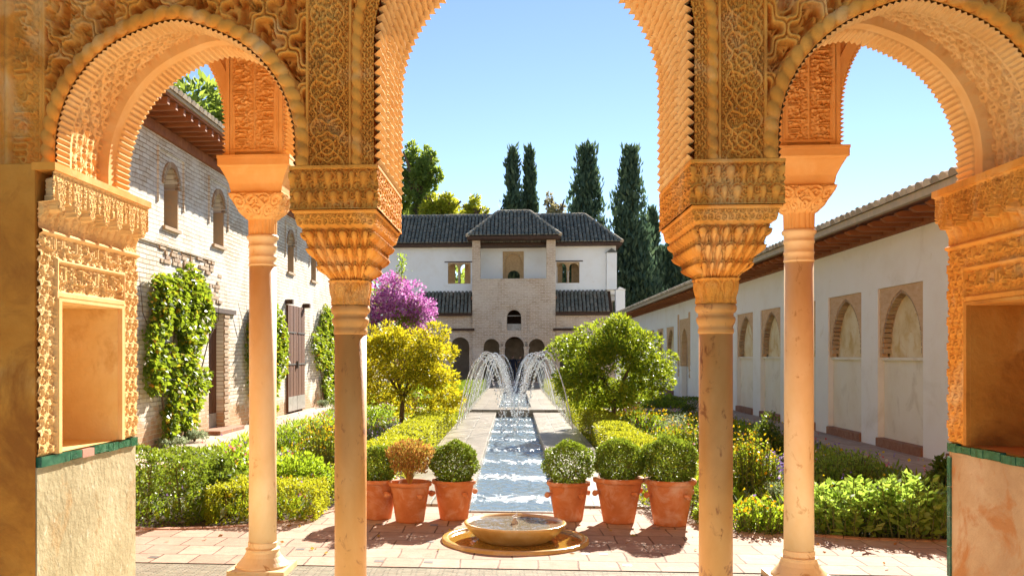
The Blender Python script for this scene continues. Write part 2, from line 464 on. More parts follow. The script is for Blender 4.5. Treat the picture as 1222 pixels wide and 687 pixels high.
# ================================================================== carved patterns (heights in metres)
rng = np.random.default_rng(7)
random.seed(7)
def sstep(a, b, x):
    t = np.clip((x-a)/(b-a), 0, 1)
    return t*t*(3-2*t)
def wobble(u, v, a, s):
    return (u + a*np.sin(v*2*math.pi/s+1.3) + .5*a*np.sin((u*1.7+v*.8)*2*math.pi/s),
            v + a*np.sin(u*2*math.pi/s*.9+.4) + .5*a*np.sin((v*1.6-u)*2*math.pi/s))
def vine(u, v, s=.075, turns=1.6):
    """interlaced curling stems, 0..1"""
    u, v = wobble(u, v, s*.05, s*3.1)
    best = np.full(u.shape, 9.0); H = np.zeros(u.shape)
    for par in (0, 1):
        cu = np.round(u/s - .5*par) * s + .5*par*s
        cv = np.round((v/(s*1.732)) - .5*par) * s*1.732 + .5*par*s*1.732
        du, dv = u-cu, v-cv
        r = np.hypot(du, dv); ph = np.arctan2(dv, du)
        hand = np.where((np.round(cu/s*2) % 4) < 2, 1, -1)
        f = (r/(s*.5)*turns - hand*ph/(2*math.pi) + .25) % 1
        spiral = sstep(.31, .20, np.abs(f-.5))
        ring = sstep(.13, .05, np.abs(r/(s*.5)-1.0))
        lobes = sstep(.2, .05, np.abs(r/(s*.5) - (.72+.2*np.cos(5*ph))))*.8
        h = np.where(r < s*.48, np.maximum(spiral, lobes*.7), 0)
        h = np.maximum(h, ring)
        H = np.where(r < best, np.maximum(h, np.where(best < 8, 0, 0)), H)
        best = np.minimum(best, r)
    return H
def rings(u, v, s=.085, lw=.0055):
    """interlaced circles on a hexagonal lattice with leaf rosettes, 0..1"""
    H = np.zeros(u.shape)
    r0 = .60*s
    a = s*math.sqrt(3)
    near = np.full(u.shape, 9.)
    for par in (0, 1):
        iu = np.round(u/s-.5*par); iv = np.round(v/a-.5*par)
        for du in (-1, 0, 1):
            for dv in (-1, 0, 1):
                cu = (iu+du+.5*par)*s; cv = (iv+dv+.5*par)*a
                x, y = u-cu, v-cv
                r = np.hypot(x, y); ph = np.arctan2(y, x)
                over = .82+.18*np.sign(np.sin(3*ph))
                H = np.maximum(H, sstep(lw, lw*.55, np.abs(r-r0))*over)
                leaf = sstep(.9, .55, r/(s*.30*(.62+.38*np.cos(6*ph))))*.8
                H = np.maximum(H, leaf)
                H = np.maximum(H, sstep(lw*.8, lw*.4, np.abs(r-.40*s))*.6)
    return H
def sebka(u, v, s=.17):
    """diamond lattice of thick ribs with leaves in the eyes, 0..1"""
    a = (u/s + v/(s*1.5)) ; b = (u/s - v/(s*1.5))
    fa = np.abs((a + .07*np.sin(2*math.pi*b*2)) % 1 - .5); fb = np.abs((b + .07*np.sin(2*math.pi*a*2)) % 1 - .5)
    rib = np.maximum(sstep(.34, .42, fa), sstep(.34, .42, fb))
    crease = np.maximum(sstep(.475,.49,fa), sstep(.475,.49,fb))
    leaf = vine(u, v, s*.42, 1.2)*.55*(sstep(.12,.2,np.hypot(fa,fb)))
    return np.maximum(rib*(1-.25*crease), leaf)
def arabesque_panel(u, v, w, h):
    """medallions up a panel with fine scrolls"""
    x = (u-w/2)/w; p = w*.95
    y = ((v/p) % 1) - .5
    r = np.hypot(x*1.15, y)
    medal = np.maximum(sstep(.045,.015,np.abs(r-.37-.03*np.cos(8*np.arctan2(y,x)))), sstep(.04,.012,np.abs(r-.2)))
    og = sstep(.05,.015,np.abs(np.abs(x)*1.1 - .46*np.abs(np.cos(math.pi*v/p))))
    return np.maximum(np.maximum(medal, og), vine(u, v, w*.15, 1.2)*.72)

# raised Arabic lettering (the Nasrid motto) rasterised from Blender's own font
def script_mask(text, W=560, Hh=120):
    cu = bpy.data.curves.new('lettering', 'FONT')
    cu.body = text
    o = bpy.data.objects.new('lettering', cu); COL.objects.link(o)
    dg = bpy.context.evaluated_depsgraph_get()
    ev = o.evaluated_get(dg); m = ev.to_mesh()
    v = np.array([x.co[:2] for x in m.vertices]); m.calc_loop_triangles()
    tri = [tuple(t.vertices) for t in m.loop_triangles]
    lo, hi = v.min(0), v.max(0)
    q = (v-lo)/(hi-lo)*np.array([W-1, Hh-1])
    img = np.zeros((Hh, W))
    for t in tri:
        a, b, c = q[t[0]], q[t[1]], q[t[2]]
        x0, x1 = int(min(a[0],b[0],c[0])), int(max(a[0],b[0],c[0]))+1
        y0, y1 = int(min(a[1],b[1],c[1])), int(max(a[1],b[1],c[1]))+1
        X, Y = np.meshgrid(np.arange(x0, x1+1), np.arange(y0, y1+1))
        d = lambda p, s: (X-s[0])*(p[1]-s[1])-(p[0]-s[0])*(Y-s[1])
        s1, s2, s3 = d(a,b), d(b,c), d(c,a)
        ins = ((s1>=0)&(s2>=0)&(s3>=0))|((s1<=0)&(s2<=0)&(s3<=0))
        ok = ins & (X < W) & (Y < Hh)
        img[Y[ok], X[ok]] = 1
    ev.to_mesh_clear()
    bpy.data.objects.remove(o); bpy.data.curves.remove(cu)
    im = img
    for _ in range(2):                                # thicken and soften
        p = np.pad(im, 1)
        im = np.maximum.reduce([p[1:-1,1:-1], p[:-2,1:-1]*.92, p[2:,1:-1]*.92, p[1:-1,:-2]*.92, p[1:-1,2:]*.92])
    return im
MOTTO = script_mask("\uFEEA\uFEE0\uFEDF\uFE8D \uFEFB\uFE87 \uFE90\uFEDF\uFE8E\uFECF \uFEFB\uFEED")
def lettering(a, b, ground=None):
    """a along the text 0..1 repeating, b across 0..1"""
    h, w = MOTTO.shape
    a = a % 1.0
    bb = (b-.08)/.84
    i = np.clip((bb*(h-1)), 0, h-1).astype(int); j = np.clip(a*(w-1), 0, w-1).astype(int)
    m = np.where((bb >= 0) & (bb <= 1), MOTTO[i, j], 0)
    return m if ground is None else np.maximum(m, ground)
def bulbs(a, b, na, tiers, ragged=True):
    """tiers of drop shaped cells: a rounded head narrowing to a tail, each under a little pointed arch; a,b in 0..1"""
    H = np.zeros(a.shape)
    for t in range(tiers):
        y = b*tiers - t
        cell = a*na + .5*(t % 2)
        x = cell % 1 - .5
        big = .85 + .3*((np.floor(cell)*7 + t*3) % 3 == 0)
        wd = (.20+.17*sstep(.1, .75, y))*big
        w = np.clip(1-(x/wd)**2, 0, 1)
        top = .66 + .26*np.sqrt(w)
        head = np.sqrt(w)*sstep(top+.03, top-.12, y)*(.25+.75*sstep(.0, .6, y))
        ring = np.exp(-((np.hypot(x/(wd*1.28), np.maximum(y-.62, 0)/.36)-1)/.10)**2)*sstep(.3,.5,y)*.75
        foot = .55*np.exp(-((np.abs(x)-.40)/.07)**2)*sstep(.6,.2,y)
        h = np.maximum(np.maximum(head, ring), foot)
        H = np.where((y >= 0) & (y <= 1.001), h, H)
    return H
def frame_h(u, v, u0, u1, v0, v1, w=.012):
    """a moulded fillet along the border of a rectangle"""
    d = np.minimum(np.minimum(u-u0, u1-u), np.minimum(v-v0, v1-v))
    return sstep(0, .003, d)*sstep(w, w-.004, d)

# ================================================================== carved inner wall with three arches
XA = .075                                            # axis of the portico
YN, YF = 4.08, 4.95
ZI = 2.425                                           # impost height
RC, ZC = .685, 2.95                                  # centre arch
RS, ZS, XS = .545, 2.52, 1.575                       # side arches
XJ = 2.12                                            # jamb faces
ZT = 3.8
inner = thing('carved_arcade', 'near carved ochre stucco wall with three arches framing the whole garden view', 'arcade', (XA, 4.5, 0))
GRID = .0048

def arch_path(r, zc, zi, n):
    """points (x,z), inward normals, arc length along the intrados from the left impost to the right one"""
    L = 2*(zc-zi) + math.pi*r
    s = np.linspace(0, L, n)
    st = zc-zi
    x = np.empty(n); z = np.empty(n); nx = np.empty(n); nz = np.empty(n)
    for i, t in enumerate(s):
        if t < st: x[i], z[i], nx[i], nz[i] = -r, zi+t, 1, 0
        elif t > L-st: x[i], z[i], nx[i], nz[i] = r, zi+(L-t), -1, 0
        else:
            a = math.pi - (t-st)/r
            pk = 1+.035*math.exp(-((a-math.pi/2)/.22)**2)
            x[i], z[i], nx[i], nz[i] = r*math.cos(a)*pk, zc+r*math.sin(a)*pk, -math.cos(a), -math.sin(a)
    return s, x, z, nx, nz

def front_height(x, z):
    """relief of the wall face toward the camera as a function of |x| from the axis and z"""
    ax = np.abs(x)
    dc = np.where(z < ZC, ax-RC, np.hypot(ax, z-ZC)-RC)
    ds = np.where(z < ZS, np.abs(ax-XS)-RS, np.hypot(ax-XS, z-ZS)-RS)
    H = -.10 + .115*sebka(ax-XS, z-2.2, .205)
    band = -.012 + .016*vine(x, z, .026, 1.0)
    H = np.where(dc < .05, band, H)
    H = np.where((dc >= .05) & (dc < .1), .0, H)
    H = np.where(ds < .065, 0, H)
    # vertical arabesque panel on the piers
    p0, p1 = .80, .975
    inp = (ax > p0-.022) & (ax < p1+.008) & (dc > .098) & (ds > .05)
    pan = -.014 + .030*arabesque_panel(ax-p0, z-ZI, p1-p0, 1) + 0*z
    fil = .016*(sstep(p0-.022,p0-.018,ax)*sstep(p0-.006,p0-.010,ax)) + .014*(sstep(p1-.006,p1-.003,ax))
    H = np.where(inp, np.where((ax > p0-.004) & (ax < p1-.006) , pan, np.maximum(fil, .002)), H)
    # outer mouldings and the lettered band
    o = ax - 2.16
    mould = .012*np.abs(np.sin(o*math.pi/.02))
    H = np.where((o > 0) & (o < .03) & (ds > .06), mould, H)
    lb = (o >= .03) & (o < .15)
    H = np.where(lb, -.006 + .032*lettering((z-2.45)/.62, (o-.03)/.12, vine(x, z, .045)*.35), H)
    H = np.where((o >= .15) & (o < .24), .02*np.abs(np.sin((o-.15)*math.pi/.045))+.004, H)
    H = np.where(o >= .24, -.006 + .030*lettering((z-2.45)/.7+.4, (o-.24)/.18, vine(x, z, .05)*.35), H)
    return H

def arch_face(name, cx, r, zc, wl, wr, parent, material):
    n = int((2*(zc-ZI)+math.pi*r+.5)/GRID)
    s, x, z, nx, nz = arch_path(r, zc, ZI, n)
    ox = np.empty(n); oz = np.empty(n)
    for i in range(n):
        if z[i] <= zc + 1e-6 and nz[i] == 0:
            ox[i], oz[i] = (-wl if x[i] < 0 else wr), z[i]
        else:
            dx, dz = -nx[i], -nz[i]
            k = 1e9
            if dx < -1e-6: k = min(k, wl/-dx)
            if dx > 1e-6: k = min(k, wr/dx)
            if dz > 1e-6: k = min(k, (ZT-zc)/dz)
            ox[i], oz[i] = dx*k, zc+dz*k
    m = 110
    t = np.linspace(0, 1, m)[None, :]
    X = x[:, None]*(1-t) + ox[:, None]*t + cx
    Z = z[:, None]*(1-t) + oz[:, None]*t
    H = front_height(X, Z)
    P = np.stack([X+XA, np.full_like(X, YN), Z], -1)
    N = np.zeros_like(P); N[..., 1] = -1
    return relief(name, P, N, H, material, parent)

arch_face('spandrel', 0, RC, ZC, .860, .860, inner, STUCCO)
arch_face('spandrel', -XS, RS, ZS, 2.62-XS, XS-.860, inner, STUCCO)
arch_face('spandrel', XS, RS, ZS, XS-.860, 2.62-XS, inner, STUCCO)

def soffit(name, cx, r, zc, hfun, ny, parent, material, ds=GRID, flare=0, rise=0):
    n = int((2*(zc-ZI)+math.pi*r)/ds)
    s, x, z, nx, nz = arch_path(r, zc, ZI, n)
    y = np.linspace(YN, YF, ny)
    S, Yg = np.meshgrid(s, y, indexing='ij')
    t = np.clip((Yg-4.2)/.5, 0, 1)                    # the vault opens a little toward the court
    H = hfun(S, Yg) - flare*t
    P = np.stack([np.repeat((x+cx+XA)[:, None], ny, 1), Yg, z[:, None]+rise*t*((z-ZI)/(zc+r-ZI))[:, None]], -1)
    N = np.stack([np.repeat(nx[:, None], ny, 1), np.zeros_like(S), np.repeat(nz[:, None], ny, 1)], -1)
    return relief(name, P, N, H, material, parent, flip=True)
def saw(S, p, a):
    f = (S/p) % 1
    return a*np.where(f < .7, f/.7, (1-f)/.3)
Lc = 2*(ZC-ZI)+math.pi*RC
def centre_soffit(S, Y):
    T = np.minimum(S, Lc-S)
    ridge = saw(T + .004*np.sin(Y*40), .040, .032)
    notch = np.where(((Y*7.1) % 1 < .05), .5, 1)
    return ridge*notch + .012*sstep(.012, 0, T-.05)*0
soffit('arch_soffit', 0, RC, ZC, centre_soffit, 40, inner, STUCCO_PALE, .0032)
Ls = 2*(ZS-ZI)+math.pi*RS
def side_soffit(S, Y):
    T = np.minimum(S, Ls-S)
    a = saw(T, .026, .014)
    pan = -.010 + .026*np.maximum(rings(S, Y, .098, .0085), .5*vine(S, Y, .06, 1.2))
    H = np.where(Y < 4.2, a, np.where(Y < 4.23, .010, pan))
    H = np.where(Y > 4.70, .055, H)
    H = np.where(Y > 4.78, .055 + saw(T, .026, .016), H)
    return H
for sx in (-1, 1):
    soffit('arch_soffit', sx*XS, RS, ZS, side_soffit, 180, inner, STUCCO_PALE, flare=.085, rise=.08)

def rope(name, cx, r, zc, d, R0, p, parent, material, y=YN-.004):
    s, x, z, nx, nz = arch_path(r, zc, ZI, 420 if r > .6 else 380)
    x = x - nx*d; z = z - nz*d
    sl = np.concatenate([[0], np.cumsum(np.hypot(np.diff(x), np.diff(z)))])
    m = 14
    ph = np.linspace(0, 2*math.pi, m, endpoint=False)
    S, PH = np.meshgrid(sl, ph, indexing='ij')
    R = R0*(.55+.52*np.abs(np.sin(math.pi*S/p + PH*.45))**.6)
    P = np.stack([x[:, None]+cx+XA - nx[:, None]*R*np.cos(PH), y - R*.8*np.sin(PH), z[:, None]-nz[:, None]*R*np.cos(PH)], -1)
    n = len(sl)
    i = np.arange(n-1); j = np.arange(m); I, J = np.meshgrid(i, j, indexing='ij'); J2 = (J+1) % m
    Q = np.stack([I*m+J, (I+1)*m+J, (I+1)*m+J2, I*m+J2], -1).reshape(-1, 4)
    return quads(name, P.reshape(-1, 3), Q, material, parent, smooth=True)
rope('rope_moulding', 0, RC, ZC, .075, .023, .058, inner, STUCCO)
rope('rope_moulding', -XS, RS, ZS, .032, .031, .062, inner, STUCCO)
rope('rope_moulding', XS, RS, ZS, .032, .031, .062, inner, STUCCO)

# plain masonry around and above the carved faces
w = MB()
w.box(XA-6.1, XA-2.62, YN-.002, YF, ZI-.001, 5.6)
w.box(XA+2.62, XA+6.1, YN-.002, YF, ZI-.001, 5.6)
w.box(XA-2.62, XA+2.62, YN-.002, YF-.002, ZT, 5.6)
w.build('wall', PLASTER_OCHRE, inner)
# far face of the wall (toward the court) with the same three arches
w = MB()
fr = lambda u, v, d: (XA+u, YF+.004-d, v)
def far_face(cx, r, zc, wl, wr):
    n = 49
    s, x, z, nx, nz = arch_path(r-.0, zc, ZI, n)
    for i in range(n-1):
        q = []
        for k in (i, i+1):
            if nz[k] == 0: q.append(((-wl if x[k] < 0 else wr), z[k]))
            else:
                dx, dz = -nx[k], -nz[k]; kk = 1e9
                if dx < -1e-6: kk = min(kk, wl/-dx)
                if dx > 1e-6: kk = min(kk, wr/dx)
                if dz > 1e-6: kk = min(kk, (ZT-zc)/dz)
                q.append((dx*kk, zc+dz*kk))
        w.add([fr(cx+x[i], z[i], 0), fr(cx+x[i+1], z[i+1], 0), fr(cx+q[1][0], q[1][1], 0), fr(cx+q[0][0], q[0][1], 0)], [(0,1,2,3)])
far_face(0, RC, ZC, .860, .860)
far_face(-XS, RS+.05, ZS+.075, 2.62-XS, XS-.860)
far_face(XS, RS+.05, ZS+.075, XS-.860, 2.62-XS)
w.build('court_face', STUCCO, inner)

# impost blocks and muqarnas capitals of the two inner columns
def perimeter(hx, hy, nper):
    """rounded rectangle sampled nper points per side; returns xy, normals, side index, fraction"""
    pts = []
    for sd in range(4):
        for k in range(nper):
            f = k/nper
            if sd == 0: p = (-1+2*f, -1)
            elif sd == 1: p = (1, -1+2*f)
            elif sd == 2: p = (1-2*f, 1)
            else: p = (-1, 1-2*f)
            pts.append((p[0], p[1], sd, f))
    a = np.array(pts)
    return a
def loft(name, zs, hx, hy, hfun, cx, cy, nper, material, parent, round_=None):
    """rectangular body lofted through half sizes hx(z), hy(z) with carved height hfun(side, frac, zfrac)"""
    a = perimeter(1, 1, nper)
    nz_ = len(zs)
    P = np.zeros((4*nper, nz_, 3)); N = np.zeros_like(P); H = np.zeros((4*nper, nz_))
    nrm = np.array([(0,-1),(1,0),(0,1),(-1,0)], float)
    for j, z in enumerate(zs):
        q = 0 if round_ is None else round_[j]
        l = np.hypot(a[:,0], a[:,1])
        mx = np.maximum(np.abs(a[:,0]), np.abs(a[:,1]))
        k = (1-q) + q*mx/l
        P[:, j, 0] = cx + a[:,0]*k*hx[j]; P[:, j, 1] = cy + a[:,1]*k*hy[j]; P[:, j, 2] = z
        nn = nrm[a[:,2].astype(int)]
        rad = np.stack([a[:,0]*hy[j], a[:,1]*hx[j]], -1)*1.0
        rad /= np.linalg.norm(rad, axis=1)[:, None]
        b = (1-q)*nn + q*rad
        # soften corners so that the displaced sides stay joined
        ed = np.clip((np.abs(a[:,3]-.5)-.44)/.06, 0, 1)[:, None]
        corner = np.sign(a[:, :2])/math.sqrt(2)
        b = b*(1-ed*.8) + corner*ed*.8
        b /= np.linalg.norm(b, axis=1)[:, None]
        N[:, j, :2] = b
        H[:, j] = hfun(a[:,2], a[:,3], j/(nz_-1), z)
    return relief(name, P, N, H, material, parent, wrap=True)

def capital_profile():
    zs = np.linspace(1.84, 2.235, 110)
    kz = [1.84, 1.87, 1.94, 1.965, 2.0, 2.04, 2.08, 2.12, 2.155, 2.162, 2.175, 2.22, 2.225, 2.235]
    kx = [.084, .082, .086, .098, .112, .130, .142, .152, .156, .156, .166, .176, .186, .186]
    ky = [.084, .084, .10, .14, .20, .26, .31, .35, .365, .365, .385, .41, .425, .425]
    rr = [.8, .8, .6, .3, .15, .08, .05, .03, .02, 0, 0, 0, 0, 0]
    return zs, np.interp(zs, kz, kx), np.interp(zs, kz, ky), np.interp(zs, kz, rr)
def cap_h(side, f, zf, z):
    n = np.where((side == 0) | (side == 2), 5, 8)
    if z < 1.955:
        return .012*bulbs(f, np.full(f.shape, (z-1.84)/.115*.98), 2, 1) + .004*vine(f*.2, np.full(f.shape, z), .03)
    if z < 2.16:
        b = np.full(f.shape, min(.999, (z-1.955)/.205))
        return .046*np.where(n == 5, bulbs(f, b, 6, 3), bulbs(f, b, 11, 3)) - .028
    if z < 2.172: return np.zeros(f.shape)
    if z < 2.218: return -.004+.012*vine(f*.38, np.full(f.shape, z), .032)
    return np.zeros(f.shape)
def block_h(side, f, zf, z):
    n = np.where((side == 0) | (side == 2), 6, 10)
    if zf < .03 or zf > .93: return np.full(f.shape, .012)
    b = np.full(f.shape, min(.999, (zf-.03)/.9))
    lob = np.maximum(np.where(n == 6, bulbs(f, b, 7, 2), bulbs(f, b, 12, 2)), vine(f*.38, np.full(f.shape, z), .05)*.45)
    side_scroll = vine(f*.85, np.full(f.shape, z), .075)*.8
    h = np.where((side == 1) | (side == 3), side_scroll, lob)
    return .040*h - .022
for sx in (-1, 1):
    cxx, cyy = XA+sx*.860, 4.5
    col = thing_part = None
    zs, hx, hy, rr = capital_profile()
    shaft = MB()
    shaft.lathe([(.0765,.16),(.0765,1.70)], (cxx, cyy, 0), 40)
    colm = shaft.build('column', COLUMN, inner, smooth=True)
    colm['label'] = 'slim speckled marble column with muqarnas capital, ' + ('left of the centre arch' if sx < 0 else 'right of the centre arch')
    loft('capital', zs, hx, hy, cap_h, cxx, cyy, 110, STUCCO, colm, rr)
    r = MB()
    r.lathe([(.077,1.70),(.081,1.705),(.081,1.722),(.077,1.728),(.079,1.74),(.086,1.752),(.089,1.765),(.088,1.776),(.080,1.782),(.080,1.796),(.088,1.80),(.094,1.812),(.094,1.826),(.088,1.838),(.082,1.842)], (cxx, cyy, 0), 40)
    r.build('necking', COLUMN, colm, smooth=True)
    b = MB()
    b.sqlathe([(.16,.16,0),(.16,.16,.05)], (cxx, cyy, 0))
    b.lathe([(.15,.05),(.145,.07),(.11,.12),(.092,.14),(.092,.17),(.078,.18)], (cxx, cyy, 0), 40)
    b.build('base', COLUMN, colm, smooth=False)
    zs2 = np.linspace(2.236, 2.424, 60)
    loft('impost_block', zs2, np.full(60, .186), np.full(60, .432), block_h, cxx, cyy, 120, STUCCO, colm)
    cp = MB(); cp.box(cxx-.185, cxx+.185, YN-.01, YF+.02, 2.415, 2.4262)
    cp.build('impost_slab', STUCCO_PALE, colm)

# jambs with their wall niches
NY0, NY1, NZ0, NZ1 = 4.10, 4.75, 1.165, 1.84
def jamb_height(y, z):
    H = np.full(y.shape, .0)
    u = y-3.92
    # frame of fine scrolls round the niche
    fr_ = -.004 + .020*np.maximum(rings(u, z, .075, .0065), .4*vine(u, z, .05, 1.2))
    H = np.where((z > 1.17) & (z < 2.125), fr_, H)
    # lettered frieze across the top of the frame
    H = np.where((z > 2.035) & (z < 2.125) & (y > 3.97) & (y < 4.93), .0+.020*lettering((u-.05)/.88*2, (z-2.035)/.09, vine(u, z, .04)*.4), H)
    # inner moulding and lettered tablet over the niche
    ins = (y > 4.055) & (y < 4.795) & (z < 2.03)
    H = np.where(ins, .004, H)
    H = np.where(ins & ((np.abs(y-4.062) < .008) | (np.abs(y-4.788) < .008) | (np.abs(z-2.022) < .008)), .022, H)
    tab = (y > 4.075) & (y < 4.775) & (z > 1.885) & (z < 2.01)
    H = np.where(tab, -.002+.024*lettering((y-4.085)/.34, (z-1.885)/.125, vine(u, z, .04)*.35), H)
    H = np.where((z > 1.858) & (z < 1.885) & ins, .02, H)
    # moulding, stalactite frieze and cornice
    H = np.where((z >= 2.125) & (z < 2.15), .022*np.sqrt(np.clip(1-((z-2.1375)/.0125)**2, 0, 1))+.004, H)
    per = .152
    x = (u/per) % 1 - .5
    x2 = ((u+per/2)/per) % 1 - .5
    drop = np.maximum(.19*sstep(.16,.10,np.abs(x)) , .13*sstep(.34,.18,np.abs(x))+.05) - .03
    drop = np.maximum(drop, .12*sstep(.14,.08,np.abs(x2)))
    lip = 2.385-drop
    hang = (z >= lip)
    lobe = np.sqrt(np.clip(1-((np.abs(x)-.0)/.2)**2, 0, 1))
    fz = (z >= 2.15)
    H = np.where(fz, .006*vine(u, z, .04) + .028*np.sqrt(np.clip(1-(((u/(per/2)) % 1-.5)/.42)**2, 0, 1))*sstep(2.17,2.24,z), H)
    H = np.where(fz & hang, .062+.012*vine(u, z, .033), H)
    H = np.where(z > 2.388, .078, H)
    return H
def jamb(sx):
    X = XA+sx*XJ
    base = inner
    def patch(y0, y1, z0, z1, name):
        ny, nz = max(3, int((y1-y0)/GRID)), max(3, int((z1-z0)/GRID))
        Y, Z = np.meshgrid(np.linspace(y0, y1, ny), np.linspace(z0, z1, nz), indexing='ij')
        H = jamb_height(Y, Z)
        P = np.stack([np.full_like(Y, X), Y, Z], -1); N = np.zeros_like(P); N[..., 0] = -sx
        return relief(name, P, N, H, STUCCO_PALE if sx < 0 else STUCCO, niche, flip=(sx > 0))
    # the niche is a part, its carved frame pieces and tile band are sub-parts
    nb = MB()
    d = .42
    x1 = X + sx*d
    lo, hi = (min(X, x1), max(X, x1))
    nb.add([(x1,NY0,NZ0),(x1,NY1,NZ0),(x1,NY1,NZ1),(x1,NY0,NZ1)], [(0,1,2,3)])
    nb.add([(X,NY0,NZ0),(X,NY1,NZ0),(x1,NY1,NZ0),(x1,NY0,NZ0)], [(0,1,2,3)])
    nb.add([(X,NY0,NZ1),(X,NY1,NZ1),(x1,NY1,NZ1),(x1,NY0,NZ1)], [(0,1,2,3)])
    for yy in (NY0, NY1):
        nb.add([(X,yy,NZ0),(x1,yy,NZ0),(x1,yy,NZ1),(X,yy,NZ1)], [(0,1,2,3)])
    niche = nb.build('niche', NICHE_LIT if sx < 0 else PLASTER_OCHRE, base)
    patch(NY1, 4.98, 1.165, 2.425, 'carved_frame')
    patch(3.92, NY0, 1.165, 2.425, 'carved_frame')
    patch(NY0, NY1, NZ1, 2.425, 'carved_frame')
    # smooth fillets at the niche mouth
    f = MB()
    xa, xb = (X-.024, X+.02) if sx > 0 else (X-.02, X+.024)
    f.add([(q, yy, zz) for q in (xa, xb) for yy, zz in ((NY0-.03,1.166),(NY0-.001,1.166),(NY0-.001,NZ1+.002),(NY1+.001,NZ1+.002),(NY1+.001,1.166),(NY1+.03,1.166),(NY1+.03,1.857),(NY0-.03,1.857))],
          [(0,1,2,7),(2,3,6,7),(3,4,5,6),(8,15,10,9),(10,15,14,11),(11,14,13,12)]+[(k,8+k,8+(k+1)%8,(k+1)%8) for k in range(8)])
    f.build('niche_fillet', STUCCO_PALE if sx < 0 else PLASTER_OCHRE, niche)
    # glazed tile band under the niche
    t = MB()
    y = 3.925; k = 0
    cols = [0,0,1,0,0,0,0,1] if sx < 0 else [0]
    lens = [.27,.12,.13,.16,.12,.15,.12,.14]
    while y < 4.97:
        l = min(lens[k % len(lens)], 4.975-y)
        t.cur = cols[k % len(cols)]
        t.bbox(*((X-.004, X+.02) if sx < 0 else (X-.02, X+.004)), y+.003, y+l-.003, 1.10+.004*(k % 2), 1.163, .006) if False else t.box(*((X-.01, X+.016) if sx < 0 else (X-.016, X+.01)), y+.003, y+l-.003, 1.118+.005*(k % 2), 1.162-.003*(k % 3))
        y += l; k += 1
    t.build('tile_band', [GREEN_TILE, PINK_TILE], niche)
    # lower masonry of the jamb, plain plaster, and the wall running off to the side
    m = MB()
    xo = XA+sx*6.1
    def vb(xa, xb, *r): m.box(min(xa, xb), max(xa, xb), *r)
    vb(X, xo, 3.92, 4.98, 0, 1.117)
    pl = m.build('dado', PLASTER_DADO if sx < 0 else PLASTER_PEEL_SHADE, base)
    m = MB()
    vb(X+sx*.012, xo, 3.92, 4.98, 1.1172, 1.164)
    vb(X+sx*.004, xo, 3.92, NY0-.003, 1.1645, 2.4245)
    vb(X+sx*.004, xo, NY1+.003, 4.98, 1.1645, 2.4245)
    vb(X+sx*(d+.003), xo, NY0-.002, NY1+.002, 1.1645, 2.4245)
    vb(X+sx*.004, X+sx*d, NY0-.002, NY1+.002, NZ1+.004, 2.4245)
    vb(X+sx*.006, xo, 3.912, 3.9175, 0, 2.42)
    m.build('wall', PLASTER_OCHRE, base)
    # slab of the cornice carrying the arch
    c = MB(); vb2 = (X-.085, X+.02) if sx > 0 else (X-.02, X+.085)
    c.box(vb2[0], vb2[1], 3.91, 4.99, 2.395, 2.4245+.003)
    c.build('cornice', STUCCO, base)
    # little plain block at the foot of the lettered band on the face
    if False:
        k = MB(); a, b_ = sorted((X+sx*.03, X+sx*.20))
        k.box(a, b_, 3.86, 3.92, 2.12, 2.40)
        k.build('corbel', PLASTER_OCHRE, base)
for sx in (-1, 1): jamb(sx)
# green glazed edging up the court corner of the right jamb
e = MB()
for k in range(7): e.box(XA+XJ-.008, XA+XJ+.03, 4.955, 4.992, .03+.152*k, .03+.152*k+.147)
e.build('tile_edging', GREEN_TILE, inner)

# ================================================================== outer arcade of the portico
YO = 6.9
HT = .21
outer = thing('court_arcade', 'farther arcade of slender columns and lettered piers at the edge of the sunlit court', 'arcade', (XA, YO, 0))
CO = 1.937
cols_x = [-CO-.42-1.6, -CO, CO, CO+.42+1.6]
ops = []
ops.append((-CO+.21, CO-.21, 3.03, 3.35+(CO-.21), 'round'))
ops.append((-CO-.21-1.6, -CO-.21, 3.03, 3.30+.8, 'round'))
ops.append((CO+.21, CO+.21+1.6, 3.03, 3.30+.8, 'round'))
ops.append((-6.0+.1, -CO-.21-1.6-.42, 3.03, 3.62+.75, 'round'))
ops.append((CO+.21+1.6+.42, 6.0-.1, 3.03, 3.62+.75, 'round'))
w = MB()
wall_panel(w, lambda u, v, d: (XA+u, YO-HT+d, v), -6.1, 6.1, 3.03, 5.6, 2*HT, ops)
w.build('wall', STUCCO_PALE, outer)
